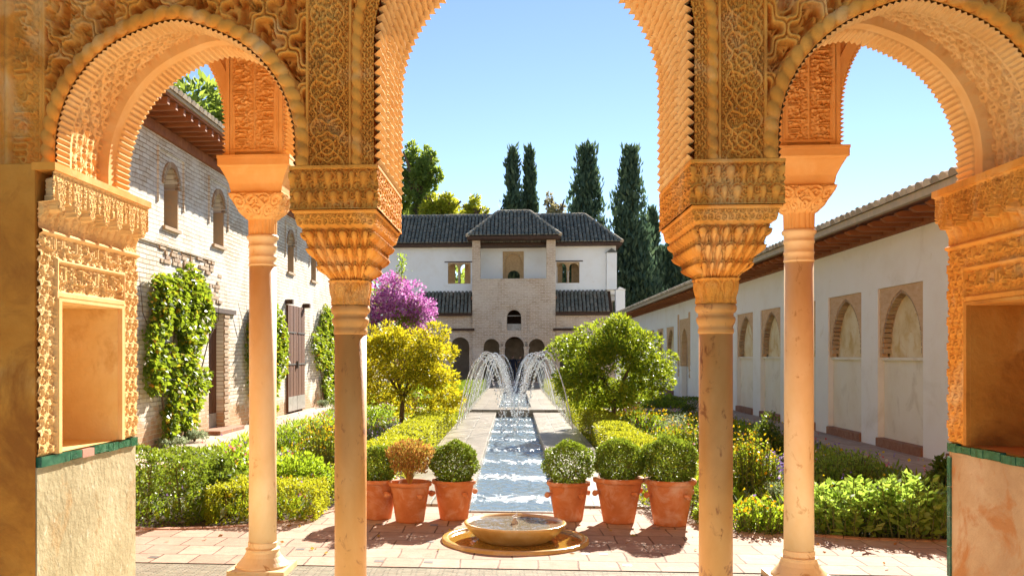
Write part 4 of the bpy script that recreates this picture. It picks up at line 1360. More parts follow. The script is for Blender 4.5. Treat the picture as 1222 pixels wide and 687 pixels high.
while y < Y1G:
    m.tube([(XR+2.2, y, ze+.1+2.92*rise2),(XR+2.2, y+.45, ze+.08+2.92*rise2)], [.11,.09], 8); y += .42
m.build('ridge_tiles', TILE_DARK, rg)
# tiny iron finial on the eave
finial = thing('roof_finial', 'tiny dark iron ring finial standing on the gallery eave tiles', 'finial', (5.75, 16.4, 3.8))
m = MB(); m.tube([(5.75,16.4,3.72),(5.75,16.4,3.98)], .012, 6)
m.build('rod', IRON, finial)
m = MB(); m.tube([(5.75+.05*math.cos(t), 16.4, 4.03+.05*math.sin(t)) for t in np.linspace(0, 2*math.pi, 14)], .012, 6)
m.build('ring', IRON, finial)
# small tiled roof rising behind the gallery
bk = thing('rear_building', 'small building with weathered tiled roof just showing behind the white gallery', 'building', (11.6, 36, 0))
m = MB(); m.box(9.6, 13.4, 33.5, 39, -.1, 5.35); m.build('wall', WHITE, bk)
m = MB(); m.add([(9.2,33,5.352),(13.8,33,5.352),(13.8,39.5,5.352),(9.2,39.5,5.352),(11.5,34.8,6.2),(11.5,37.6,6.2)], [(0,3,2,1),(0,1,4),(1,2,5,4),(2,3,5),(3,0,4,5)]); rb = m.build('roof', TILE_DARK, bk)
m = MB()
tile_rows(m, (9.15, 33, 5.37), (0,1,0), (2.3,0,.85), 30, .215, lambda t: min(2.45, t*1.32, (6.45-t)*1.32), r=.095, sides=5)
tile_rows(m, (9.2, 32.95, 5.37), (1,0,0), (0,1.8,.85), 21, .215, lambda t: min(1.95, t*.86, (4.6-t)*.86), r=.095, sides=5)
m.build('roof_tiles', TILE_DARK, rb)
# ================================================================== far pavilion at the end of the court
YP = 60.0
fx = lambda px, Y=YP: XP(px, Y)
fz = lambda py, Y=YP: HC + (CY-py)*DEP(0, Y)/FPX
pav = thing('garden_pavilion', 'white and brick pavilion with tiled hipped roofs closing the far end of the court', 'building', (fx(613), YP, 0))
tx0, tx1 = fx(563.5), fx(663)
TZ = fz(334)
arc_z = fz(418)
aops = [(fx(602.3), fx(625.5), -.05, fz(401.5), 'round'), (fx(577), fx(596), -.05, fz(404), 'round'), (fx(631), fx(650), -.05, fz(404), 'round'),
        (fx(605), fx(622), fz(394), fz(369.5), 'round')]
w = MB()
frp = lambda u, v, d: (u, YP+d, v)
wall_panel(w, frp, tx0, tx1, -.1, TZ, .5, aops, back=False)
w.build('brick_front', TOWER_BRICK, pav)
w = MB()
for o in aops: arch_ring(w, o, frp, .1, .02, .24, legs=False)
w.build('arch_voussoirs', TOWER_BRICK, pav)
# raised frame round the middle window
o = aops[3]
m = MB()
x0, x1, z0, z1 = fx(596), fx(631), fz(395.5), fz(363)
for a, b, c, d in ((x0, x1, z1-.08, z1), (x0, x0+.08, z0, z1-.081), (x1-.08, x1, z0, z1-.081), (fx(598), o[0]-.05, z0, fz(382)), (o[1]+.05, fx(629), z0, fz(382))):
    m.box(a, b, YP-.05, YP+.05, c, d)
wf = m.build('window', TOWER_BRICK, pav)
m = MB(); m.box(o[0]-.05, o[1]+.05, YP+.3, YP+.34, fz(376.8), fz(376)); m.box(o[0], o[1], YP+.35, YP+.4, o[2], fz(386)); m.build('rail', STONE, wf)
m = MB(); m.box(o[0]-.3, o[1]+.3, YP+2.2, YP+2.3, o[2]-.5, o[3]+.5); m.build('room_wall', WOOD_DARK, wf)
# columns of the small arcade with marble capitals
for px in (599.2, 628.3):
    m = MB(); x = fx(px)
    m.lathe([(.11,-.05),(.11,fz(420))], (x, YP+.25, 0), 16)
    c = m.build('column', STONE, pav, smooth=True)
    m = MB(); m.sqlathe([(.12,.14,fz(420)),(.17,.2,fz(416.5)),(.2,.24,fz(414.5)),(.2,.24,fz(413.6))], (x, YP+.25, 0)); m.build('capital', STONE, c)
for a, b in ((fx(596), fx(602.3)), (fx(625.5), fx(631))):
    pass
# arcade room
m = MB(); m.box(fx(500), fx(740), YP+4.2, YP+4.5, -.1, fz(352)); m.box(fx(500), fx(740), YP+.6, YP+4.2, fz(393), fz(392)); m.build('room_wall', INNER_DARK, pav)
# piers of the loggia and its parapet coping
zt = fz(286.5)
for a, b in ((563.5, 573), (652.3, 663)):
    m = MB(); m.box(fx(a), fx(b), YP, YP+.55, TZ+.002, zt); m.build('loggia_pier', TOWER_BRICK, pav)
m = MB(); m.box(fx(573)+.01, fx(652.3)-.01, YP-.03, YP+.5, TZ+.002, TZ+.09); m.build('parapet_coping', TOWER_BRICK, pav)
m = MB(); m.box(tx0-.25, tx1+.25, YP-.02, YP+.55, zt+.002, zt+.42); m.build('loggia_beam', WOOD_DARK, pav)
# recessed white wall with arched doorway
YB = YP+1.9
w = MB()
do = (XP(602, YB), XP(623.5, YB), ZP(612, 336, YB), ZP(612, 302.5, YB), 'round')
wall_panel(w, lambda u, v, d: (u, YB+d, v), tx0-.2, tx1+.2, TZ-1.0, zt+.4, .3, [do], back=False)
w.build('loggia_wall', WHITE, pav)
m = MB(); m.box(tx0-.1, tx1+.1, YP+.501, YB+.3, TZ-1.2, TZ-1.0); m.build('loggia_floor', BRICK_STEP, pav)
DW = mat('carved_door_plaster', [(.3,(.42,.26,.12)), (.6,(.54,.36,.18)), (.8,(.62,.45,.26))], 8, bmp=.4)
m = MB()
wall_panel(m, lambda u, v, d: (u, YB-.05+d, v), XP(600, YB), XP(625, YB), do[2], ZP(612, 300, YB), .12, [do], back=False)
dr = m.build('doorway', DW, pav)
m = MB()
o2 = (XP(606, YB), XP(620.5, YB), do[2], ZP(612, 322, YB), 'round')
wall_panel(m, lambda u, v, d: (u, YB+.25+d, v), do[0]-.05, do[1]+.05, do[2], do[3]+.05, .1, [o2], back=False)
m.build('tympanum', DW, dr)
# wings
YW = YP+1.2
WZ0, WZ1 = ZP(612, 352, YW), ZP(612, 287, YW)
ww = MB()
lw = [(XP(535, YW), XP(561, YW), ZP(612, 337.5, YW), ZP(612, 314, YW))]
def twin(x0, x1, z0, z1):
    m_ = (x0+x1)/2; g = .08
    return [(x0+.03, m_-g, z0+.03, z1-.08, 'round'), (m_+g, x1-.03, z0+.03, z1-.08, 'round')]
wl_ = (XP(534.5, YW), XP(561.5, YW), ZP(612, 338, YW), ZP(612, 313, YW))
wr_ = (XP(664, YW), XP(691.5, YW), ZP(612, 338, YW), ZP(612, 313, YW))
XW0, XW1 = XP(452, YW), XP(735, YW)
wall_panel(ww, lambda u, v, d: (u, YW+d, v), XW0, tx0-.02, WZ0, WZ1, .4, [(wl_[0], wl_[1], wl_[2], wl_[3], 'flat')], back=False)
ww.build('wing_wall', WHITE, pav)
ww = MB()
wall_panel(ww, lambda u, v, d: (u, YW+d, v), tx1+.02, XW1, WZ0, WZ1, .4, [(wr_[0], wr_[1], wr_[2], wr_[3], 'flat')], back=False)
ww.build('wing_wall', WHITE, pav)
for q in (wl_, wr_):
    m = MB()
    wall_panel(m, lambda u, v, d: (u, YW+.03+d, v), q[0]+.004, q[1]-.004, q[2]+.004, q[3]-.004, .22, twin(*q), back=True)
    wi = m.build('window', DW, pav)
    m = MB(); cx = (q[0]+q[1])/2
    m.lathe([(.055, q[2]+.04),(.05, (q[2]+q[3])/2-.02)], (cx, YW+.0, 0), 10); m.sqlathe([(.06,.06,(q[2]+q[3])/2-.02),(.1,.1,(q[2]+q[3])/2+.1)], (cx, YW, 0)); m.build('mullion', STONE, wi)
    m = MB(); cxm = (q[0]+q[1])/2
    m.box(q[0]-.1, q[0]+.42, YW+.9, YW+1.0, q[2]-.3, q[3]+.2); m.box(cxm+.3, q[1]+.3, YW+1.1, YW+1.2, q[2]-.3, q[3]+.2)
    m.build('inner_reveal', DW, wi)
    m = MB(); m.box(q[0]-.22, q[1]+.22, YW-.03, YW+.1, q[3]+.02, q[3]+.09); m.build('lintel', WOOD_DARK, wi)
# stub beams under the wing eaves
m = MB()
for px in (492, 506, 520, 536, 550, 672, 686, 700, 714, 727):
    m.box(XP(px, YW)-.05, XP(px, YW)+.05, YW-.06, YW+.05, ZP(612, 294, YW), ZP(612, 292, YW))
m.build('beam_ends', WOOD_DARK, pav)
# corner pilaster and post on the right
m = MB(); a, b = XP(723.5, YW), XP(735.4, YW)
m.box(a, b, YW-.35, YW-.005, WZ0+.3, ZP(612, 303, YW)); pl = m.build('corner_pilaster', WHITE, pav)
m = MB(); zz = ZP(612, 303, YW); m.add([(a-.06,YW-.4,zz+.002),(b+.06,YW-.4,zz+.002),(b+.06,YW,zz+.002),(a-.06,YW,zz+.002),((a+b)/2,YW-.2,zz+.3)], [(0,3,2,1),(0,1,4),(1,2,4),(2,3,4),(3,0,4)]); m.build('cap', TILE_DARK, pl)
m = MB(); a, b = fx(734.5), fx(745.5)
m.box(a, b, YP-.2, YP+.4, -.1, fz(346.5)); ps = m.build('corner_post', WHITE, pav)
m = MB(); zz = fz(346.5); m.add([(a-.06,YP-.26,zz+.002),(b+.06,YP-.26,zz+.002),(b+.06,YP+.46,zz+.002),(a-.06,YP+.46,zz+.002),((a+b)/2,YP+.1,zz+.2)], [(0,3,2,1),(0,1,4),(1,2,4),(2,3,4),(3,0,4)]); m.build('cap', STONE, ps)
# lean-to tiled roofs and the lower brick wings
def lean_to(px0, px1, pye, pyt, yend=YW):
    ye = YP-.25
    x0, x1 = XP(px0, ye), XP(px1, ye)
    zE, zT = ZP(612, pye, ye), ZP(612, pyt, yend)
    m = MB(); up = Vector((0, yend-.01-ye, zT-zE)); L = up.length
    m.add([(x0,ye,zE),(x1,ye,zE),(x1,yend-.01,zT),(x0,yend-.01,zT),(x0,ye,zE-.14),(x1,ye,zE-.14),(x1,yend-.01,zT-.14),(x0,yend-.01,zT-.14)], [(0,1,2,3),(7,6,5,4),(0,4,5,1),(1,5,6,2),(3,7,4,0)])
    r = m.build('lean_to_roof', WOOD_DARK, pav)
    t = MB(); tile_rows(t, (x0, ye-.04, zE+.02), (1,0,0), up, int((x1-x0)/.24), .24, lambda s: L-.02, seg=.4, r=.095, sides=5)
    t.build('roof_tiles', TILE_DARK, r)
lean_to(499, 563.3, 374, 348.5); lean_to(663.2, 731, 373, 348)
YQ = YP+.12
for a, b, ops_ in ((500, 563.3, [(XP(538, YQ), XP(560, YQ), -.05, ZP(612, 402, YQ), 'round')]), (663.2, 734.3, [(XP(668, YQ), XP(690, YQ), -.05, ZP(612, 402, YQ), 'round')])):
    m = MB(); wall_panel(m, lambda u, v, d: (u, YQ+d, v), XP(a, YQ)+.005, XP(b, YQ)-.005, -.1, ZP(612, 376.5, YQ), .4, ops_, back=False)
    m.build('lower_wing', TOWER_BRICK, pav)
for a, b in ((538, 566), (660, 690)):
    m = MB(); m.box(XP(a, YP-.1), XP(b, YP-.1), YP-.12, YP+.115 if False else YP-.002, fz(394.5), fz(391.6)); m.build('timber_beam', WOOD_DARK, pav)
m = MB(); m.box(XP(530, YQ), XP(700, YQ), YP+5, YP+5.2, -.1, 3); m.build('room_wall', WOOD_DARK, pav)
# roofs
def hip_roof(name, x0, x1, y0, y1, ze, zr, rx0, rx1, material, spacing=.24, th=.16):
    m = MB(); yr = (y0+y1)/2
    m.add([(x0,y0,ze),(x1,y0,ze),(x1,y1,ze),(x0,y1,ze),(rx0,yr,zr),(rx1,yr,zr)], [(0,1,5,4),(1,2,5),(2,3,4,5),(3,0,4)])
    m.add([(x0,y0,ze-th),(x1,y0,ze-th),(x1,y1,ze-th),(x0,y1,ze-th),(x0,y0,ze-.002),(x1,y0,ze-.002),(x1,y1,ze-.002),(x0,y1,ze-.002)], [(0,3,2,1),(0,1,5,4),(1,2,6,5),(2,3,7,6),(3,0,4,7)])
    r = m.build(name, WOOD_DARK, pav)
    t = MB()
    up = Vector((0, yr-y0, zr-ze)); L = up.length
    def lf(s):
        k = 1.0
        if rx0 > x0 and s < rx0-x0: k = s/(rx0-x0)
        if rx1 < x1 and s > rx1-x0: k = (x1-x0-s)/(x1-rx1)
        return L*max(0, k)
    tile_rows(t, (x0, y0-.04, ze+.02), (1,0,0), up, int((x1-x0)/spacing), spacing, lf, seg=.4, r=.1, sides=5)
    if rx1 < x1:
        up2 = Vector((rx1-x1, 0, zr-ze)); L2 = up2.length; h = (y1-y0)/2
        tile_rows(t, (x1+.04, y0, ze+.02), (0,1,0), up2, int((y1-y0)/spacing), spacing, lambda s: L2*max(0, min(s, 2*h-s)/h), seg=.4, r=.1, sides=5)
    if rx0 > x0:
        up2 = Vector((rx0-x0, 0, zr-ze)); L2 = up2.length; h = (y1-y0)/2
        tile_rows(t, (x0-.04, y0, ze+.02), (0,1,0), up2, int((y1-y0)/spacing), spacing, lambda s: L2*max(0, min(s, 2*h-s)/h), seg=.4, r=.1, sides=5)
    t.build('roof_tiles', material, r)
    e = MB()
    def run(a, b):
        a, b = Vector(a), Vector(b); n = max(2, int((b-a).length/.4))
        for k in range(n): e.tube([a+(b-a)*(k/n), a+(b-a)*((k+1.1)/n)], [.13,.10], 7)
    run((rx0,yr,zr+.04),(rx1,yr,zr+.04))
    for s, q in (((x0,y0),rx0),((x1,y0),rx1)):
        if abs(s[0]-q) > .3: run((s[0],s[1],ze+.06),(q,yr,zr+.04))
    e.build('ridge_tiles', TILE_LIGHT, r)
y0 = YP-.75; y1 = YP+5.2
ys = y0
hip_roof('tower_roof', XP(557.5, ys), XP(669, ys), y0, y1, ZP(612, 281.5, ys), ZP(612, 253, (y0+y1)/2), XP(594.5, (y0+y1)/2), XP(631.5, (y0+y1)/2), TILE_DARK)
yw0, yw1 = YW-.7, YW+6.0
hip_roof('wing_roof', XP(445, yw0), XP(742.5, yw0), yw0, yw1, ZP(612, 290, yw0), ZP(612, 257.5, (yw0+yw1)/2), XP(445, (yw0+yw1)/2)+.0, XP(697, (yw0+yw1)/2), TILE_DARK)
# side and rear walls with big openings so that daylight and trees show through the windows
m = MB()
m.box(XW0, XW0+.3, YW+.41, YW+5.3, WZ0, WZ1); m.box(XW1-.3, XW1, YW+.41, YW+5.3, WZ0, WZ1)
m.box(XW0, XW1, YW+.41, YW+5.3, WZ0-.35, WZ0-.05)
m.build('wing_wall', WHITE, pav)
# ================================================================== foliage
R = np.random.default_rng(11)
def unit(n):
    v = R.normal(size=(n, 3)); return v/np.linalg.norm(v, axis=1)[:, None]
def leaf_quads(P, D, L, W, fold=.25):
    """P base points, D leaf directions; returns vertices and quads of folded pointed leaves"""
    n = len(P)
    D = D/np.linalg.norm(D, axis=1)[:, None]
    S = np.cross(D, unit(n)); S /= np.linalg.norm(S, axis=1)[:, None]+1e-9
    U = np.cross(S, D)
    L = np.asarray(L).reshape(-1, 1)*np.ones((n, 1)); W = np.asarray(W).reshape(-1, 1)*np.ones((n, 1))
    mid = P + D*L*.45
    V = np.stack([P, mid+S*W*.5+U*W*fold, P+D*L, mid-S*W*.5+U*W*fold], 1).reshape(-1, 3)
    Q = np.arange(4*n).reshape(-1, 4)
    return V, Q
def leaves(name, P, D, L, W, material, parent, fold=.25):
    V, Q = leaf_quads(P, D, L, W, fold)
    return quads(name, V, Q, material, parent)
def rsize(n, a, b): return R.uniform(a, b, n)
def clump_crown(n, c, rad, k, rc=(.28, .45), shell=.75, flat=1.0, seed_shape=None, gap=.0):
    """leaf positions gathered in k clumps through an ellipsoid crown"""
    c = np.array(c); rad = np.array(rad)
    cc = unit(k)*(R.uniform(.15, 1, (k, 1))**(1/2.2))*shell
    if seed_shape is not None: cc = seed_shape(cc)
    cr = R.uniform(rc[0], rc[1], k)
    w = cr**2; w /= w.sum()
    idx = R.choice(k, n, p=w)
    d = unit(n); r = R.uniform(.35, 1, (n, 1))**.6
    q = cc[idx] + d*r*cr[idx][:, None]*np.array([1, 1, flat])
    P = c + q*rad
    D = d*.8 + q*.4 + unit(n)*.7
    return P, D

LEAF_CITRUS_YELLOW = island_mat('yellowing_citrus_leaf', [(0,(.11,.18,.015)), (.5,(.25,.31,.02)), (.75,(.50,.46,.02)), (.94,(.62,.52,.02)), (1,(.24,.32,.03))], .5, .5, (.85,.66,.02), spec=.25)
LEAF_CITRUS = island_mat('citrus_leaf', [(0,(.08,.14,.014)), (.45,(.17,.245,.02)), (.75,(.31,.355,.025)), (1,(.56,.52,.03))], .48, .42, (.48,.58,.03), spec=.3)
LEAF_BOX = island_mat('box_leaf', [(0,(.06,.10,.015)), (.5,(.11,.17,.022)), (.85,(.19,.25,.03)), (1,(.28,.32,.05))], .45, .38, (.38,.5,.03), spec=.3)
LEAF_BOX_LIME = island_mat('lime_box_leaf', [(0,(.12,.16,.014)), (.5,(.23,.27,.018)), (.85,(.36,.37,.022)), (1,(.46,.43,.035))], .48, .46, (.66,.66,.03), spec=.25)
LEAF_DRY = island_mat('dry_russet_leaf', [(0,(.30,.14,.04)), (.4,(.46,.23,.06)), (.7,(.48,.33,.07)), (1,(.28,.30,.05))], .6, .42, spec=.2)
LEAF_GREEN = island_mat('fresh_green_leaf', [(0,(.10,.18,.014)), (.5,(.19,.30,.022)), (.85,(.30,.40,.03)), (1,(.42,.46,.05))], .48, .48, (.5,.66,.03), spec=.3)
LEAF_SAGE = island_mat('broad_pale_green_leaf', [(0,(.15,.26,.035)), (.5,(.26,.39,.06)), (.85,(.37,.50,.10)), (1,(.47,.56,.16))], .45, .46, (.52,.72,.08), spec=.35)
LEAF_GREY = island_mat('silvery_leaf', [(0,(.19,.25,.13)), (.5,(.30,.37,.20)), (1,(.44,.49,.31))], .6, .35, spec=.2)
LEAF_DARK = island_mat('dark_shrub_leaf', [(0,(.05,.085,.015)), (.5,(.09,.14,.022)), (1,(.16,.22,.035))], .48, .35, (.32,.42,.03), spec=.3)
LEAF_VINE = island_mat('climber_leaf', [(0,(.045,.10,.012)), (.45,(.09,.165,.018)), (.80,(.17,.25,.025)), (.88,(.40,.34,.03)), (.96,(.62,.46,.03)), (1,(.62,.20,.03))], .42, .42, (.5,.62,.03), spec=.35)
LEAF_CYPRESS = island_mat('cypress_spray', [(0,(.05,.095,.055)), (.5,(.085,.14,.075)), (1,(.14,.20,.095))], .7, .35)
LEAF_TREE = island_mat('broadleaf_tree_leaf', [(0,(.09,.15,.04)), (.5,(.15,.23,.055)), (1,(.25,.32,.07))], .5, .5, (.45,.55,.06))
LEAF_AUTUMN = island_mat('yellow_green_tree_leaf', [(0,(.20,.25,.025)), (.5,(.34,.38,.03)), (1,(.52,.48,.04))], .5, .45, (.66,.66,.04))
LEAF_THIN = island_mat('thin_tawny_leaf', [(0,(.30,.25,.11)), (.5,(.42,.36,.17)), (1,(.50,.44,.22))], .6, .4)
PETAL_YELLOW = island_mat('yellow_petal', [(0,(.75,.50,.01)), (.6,(.82,.62,.02)), (1,(.85,.38,.01))], .6, .3)
PETAL_PURPLE = island_mat('purple_petal', [(0,(.22,.12,.45)), (.6,(.36,.22,.62)), (1,(.48,.32,.66))], .6, .3)
PETAL_MAGENTA = island_mat('magenta_bract', [(0,(.44,.09,.36)), (.5,(.62,.21,.52)), (.85,(.74,.38,.64)), (1,(.80,.55,.72))], .6, .45)
PETAL_RED = island_mat('red_pink_petal', [(0,(.62,.05,.05)), (.5,(.75,.18,.2)), (1,(.8,.4,.45))], .6, .3)
PETAL_WHITE = island_mat('white_petal', [(0,(.8,.78,.7)), (1,(.85,.8,.6))], .6, .3)
STEM_GREEN = mat('green_stem', [(.3,(.10,.13,.04)), (.7,(.18,.19,.07))], 8, bmp=0)

def woody(mb, base, height, spread, n, r0=.03, seed=0, lean=0):
    rr = random.Random(seed)
    b = Vector(base)
    for k in range(n):
        a = 2*math.pi*(k+rr.random()*.7)/n
        p = [b.copy()]
        q = b.copy(); d = Vector((math.cos(a)*.25, math.sin(a)*.25, 1))
        for j in range(4):
            d = (d + Vector((math.cos(a)*spread*.22, math.sin(a)*spread*.22, .05)) + Vector((rr.uniform(-.15,.15), rr.uniform(-.15,.15), 0))).normalized()
            q = q + d*height/4
            p.append(q.copy())
        mb.tube(p, [r0, r0*.8, r0*.6, r0*.42, r0*.2], 6)

def tree(name, label, x, y, h, rad, n, L, leafm, trunk_h, trunk_r, k=26, group=None, cat='tree', zc=None, rc=(.25,.42), flat=.9, limbs=5, z0=-.05, shape=None, seed=1, shell=.75):
    t = thing(name, label, cat, (x, y, z0), group)
    m = MB(); rr = random.Random(seed)
    tp = [(x, y, z0-.05), (x+rr.uniform(-.04,.04), y, z0+trunk_h*.5), (x+rr.uniform(-.1,.1)*trunk_h*.4, y+.02, z0+trunk_h)]
    m.tube(tp, [trunk_r*1.25, trunk_r, trunk_r*.85], 9)
    zc = zc if zc is not None else (h+trunk_h)/2
    cz = z0+zc
    for k_ in range(limbs):
        a = 2*math.pi*(k_+rr.random()*.6)/limbs
        e = Vector((x+math.cos(a)*rad[0]*.6, y+math.sin(a)*rad[1]*.6, cz+rad[2]*rr.uniform(.0,.45)))
        s = Vector(tp[2]); mid = s.lerp(e, .5)+Vector((0, 0, .12*rad[2]))
        m.tube([s, mid, e], [trunk_r*.7, trunk_r*.45, trunk_r*.15], 7)
        for q in range(2):
            e2 = mid + Vector((rr.uniform(-.5,.5)*rad[0], rr.uniform(-.5,.5)*rad[1], rr.uniform(.2,.6)*rad[2]))
            m.tube([mid, e2], [trunk_r*.35, trunk_r*.1], 5)
    m.build('trunk', BARK, t, smooth=True)
    P, D = clump_crown(n, (x, y, cz), rad, k, rc, shell=shell, flat=flat, seed_shape=shape)
    leaves('crown', P, D, rsize(n, L*.7, L*1.25), rsize(n, L*.35, L*.6), leafm, t)
    return t

# citrus trees either side of the pool
cxl, cyl = gp(486, 493)
tree('citrus_tree', 'small citrus tree with bright yellow autumn foliage left of the pool', -2.42, 20.4, 2.45, (1.48,1.3,1.2), 17000, .08, LEAF_CITRUS_YELLOW, .7, .055, 75, cat='tree', zc=1.36, rc=(.09,.27), seed=3, flat=.9, shell=.92)
tree('citrus_tree', 'bushy green citrus tree with yellow tips right of the pool', 2.1, 20.4, 2.6, (1.46,1.3,1.1), 22000, .08, LEAF_CITRUS, .7, .05, 85, cat='tree', zc=1.42, rc=(.10,.27), seed=5, flat=.9, shell=.9)

# cypresses behind the pavilion
def cypress(px, py_top, wpx, Y, label, seed):
    x = XP(px, Y); top = ZP(px, py_top, Y); w = wpx*DEP(x, Y)/FPX/2*1.36
    t = thing('cypress_tree', label, 'tree', (x, Y, -.66), 'cypresses behind the pavilion')
    m = MB(); m.tube([(x,Y,-.7),(x,Y,top*.6),(x,Y,top*.97)], [w*.16,w*.1,.03], 7); m.build('trunk', BARK, t)
    n = 7000
    k = 90
    u = R.uniform(0, 1, k)**.8
    def prof(u): return np.clip(np.minimum((1-u)**.82*1.25, .5+u*3.5), .05, 1)
    ang = R.uniform(0, 2*math.pi, k); rr = R.uniform(.45, .85, k)*prof(u)
    cc = np.stack([np.cos(ang)*rr*w, np.sin(ang)*rr*w, .8+u*(top-1.2)], 1)
    cr = (.22+.26*prof(u))*w*R.uniform(.8, 1.35, k)
    idx = R.choice(k, n, p=cr/cr.sum())
    d = unit(n)
    P = cc[idx] + d*cr[idx][:, None]*np.array([1, 1, 2.6])*R.uniform(.4, 1, (n, 1))
    P = P[(P[:, 2] < top)]
    P += np.array([x, Y, 0])
    D = unit(len(P))*.55 + np.array([0, 0, 1.0])
    leaves('crown', P, D, rsize(len(P), .35, .7), rsize(len(P), .14, .28), LEAF_CYPRESS, t)
    return t
cypress(612, 177, 31, 72, 'left one of two close slim cypresses behind the pavilion tower', 1)
cypress(632, 177, 27, 74, 'slimmer pointed cypress leaning against its twin behind the tower roof', 2)
cypress(700, 175, 56, 72, 'broad dark cypress rising behind the pavilion right wing', 3)
cypress(752, 178, 52, 71, 'tall cypress just right of the pavilion corner', 4)
cypress(779, 250, 26, 76, 'narrow short cypress right behind the tall corner one', 5)
cypress(804, 264, 24, 78, 'small slim cypress above the white gallery roof end', 6)
cypress(824, 275, 30, 82, 'low dark cypress beside the right capital, beyond the gallery', 7)
cypress(793, 298, 34, 80, 'squat cypress filling the gap above the far gallery eave', 8)
cypress(765, 300, 40, 84, 'shadowed cypress behind the white corner post', 9)

# broadleaf trees behind the pavilion and the brick house
def bigtree(px, py_top, py_bot, wpx, Y, label, leafm, n, L, seed, k=30, rc=(.2,.34)):
    x = XP(px, Y); s = DEP(x, Y)/FPX
    zt, zb = ZP(px, py_top, Y), ZP(px, py_bot, Y)
    rad = (wpx*s/2, wpx*s/2*.9, (zt-zb)/2)
    return tree('broadleaf_tree', label, x, Y, zt, rad, n, L, leafm, max(1.0, zb+.3*(zt-zb)), .03*(zt), k, 'trees beyond the court', zc=(zt+zb)/2+.05, rc=rc, seed=seed, z0=-.66, limbs=6)
bigtree(497, 152, 262, 74, 68, 'tall dark green tree behind the left wing of the pavilion', LEAF_TREE, 4300, .38, 21, 64, (.09,.18))
bigtree(528, 210, 282, 74, 66, 'yellow green tree touching the pavilion roof ridge', LEAF_AUTUMN, 3400, .36, 22, 34, (.12,.26))
bigtree(568, 220, 276, 56, 70, 'small yellowish open tree above the roof left of the tower', LEAF_AUTUMN, 2200, .3, 23, 30, (.12,.24))
bigtree(658, 214, 300, 46, 82, 'thin tawny half bare tree between the cypresses', LEAF_THIN, 1500, .3, 24, 26, (.12,.22))
bigtree(482, 205, 330, 60, 74, 'shady tree at the left edge of the pavilion roof', LEAF_DARK, 4000, .4, 25, 24)
bigtree(548, 300, 400, 300, 88, 'wide dark tree seen through the pavilion windows', LEAF_TREE, 5000, .8, 26, 30)
bigtree(700, 300, 420, 240, 90, 'wide yellowish tree glimpsed through the right pavilion window', LEAF_AUTUMN, 4000, .8, 27, 30)
tree('broadleaf_tree', 'dark leafy tree behind the brick house roof', -11.2, 31.0, 11.9, (4.2,4.0,3.4), 9000, .34, LEAF_TREE, 5.5, .3, 46, 'trees beyond the court', zc=8.9, rc=(.14,.26), seed=31, z0=-.66, limbs=7)

# climbers on the brick house
def climber(ya, yb, ztop, n, label, seed, zlow=.15):
    rr = np.random.default_rng(seed)
    t = thing('climbing_vine', label, 'climber', (XL+.1, (ya+yb)/2, .05), 'climbers on the brick house')
    yc, w = (ya+yb)/2, (yb-ya)/2
    m = MB(); r_ = random.Random(seed)
    for k in range(7):
        y = yc + r_.uniform(-.3, .3)*w; p = [(XL+.12, y, .03)]
        for j in range(1, 7): 
            y += r_.uniform(-.28, .28)*w*.6 + (k-3)*.05*w; p.append((XL+.05+r_.uniform(0,.05), y, .03+(ztop-.2)*j/6*r_.uniform(.92,1)))
        m.tube(p, [.022,.018,.016,.013,.01,.008,.004], 5)
    m.build('stem', BARK, t)
    k = 70
    zz = rr.uniform(0, 1, k)**.75
    ww = np.interp(zz, [0, .12, .3, .7, .9, 1], [.35, .5, .9, 1.0, .85, .5])
    cy = yc + rr.uniform(-1, 1, k)*w*ww*.92
    cz = zlow + zz*(ztop-zlow)*.95
    cr = rr.uniform(.16, .34, k)
    idx = R.integers(0, k, n)
    d = unit(n)
    P = np.stack([XL+.06+np.abs(d[:,0])*.20*R.uniform(.2,1,n), cy[idx]+d[:,1]*cr[idx], cz[idx]+d[:,2]*cr[idx]*1.15], 1)
    P = P[(P[:,2] > .1)]
    D = unit(len(P))*.6 + np.array([.5, 0, -.55])
    leaves('foliage', P, D, rsize(len(P), .07, .13), rsize(len(P), .05, .085), LEAF_VINE, t)
climber(14.5, 18.05, 3.1, 8000, 'large leafy climber covering the brick wall left of the narrow door', 41)
climber(20.5, 24.0, 2.95, 7500, 'narrow climber on the brick wall between the two doors', 42)
climber(27.3, 32.5, 3.1, 8000, 'climber right of the tall double door at the far wall end', 43)

# bougainvillea
bx, by = -5.05, 40.5
t = thing('bougainvillea', 'tall bougainvillea covered in purple pink bracts by the far left corner', 'shrub', (bx, by, -.05))
m = MB(); woody(m, (bx, by, -.05), 3.8, 1.2, 7, .07, 2); m.tube([(bx,by,3.5),(bx+.2,by,5.0),(bx+.25,by,5.8)], [.03,.02,.006], 5); m.build('trunk', BARK, t)
P, D = clump_crown(6000, (bx, by, 2.75), (1.5,1.35,2.2), 34, (.2,.34), flat=.8)
leaves('foliage', P, D, rsize(6000,.08,.16), rsize(6000,.05,.09), LEAF_GREEN, t)
P, D = clump_crown(8500, (bx, by, 2.95), (1.65,1.45,2.15), 44, (.2,.36), shell=.95, flat=.8)
leaves('blossom', P, D, rsize(len(P),.08,.15), rsize(len(P),.07,.12), PETAL_MAGENTA, t)
n = 160; P = np.stack([bx+.2+R.normal(0,.1,n), by+R.normal(0,.1,n), R.uniform(4.6,5.9,n)],1); 
leaves('shoot', P, unit(n)+np.array([0,0,.4]), .14, .07, LEAF_GREEN, t)

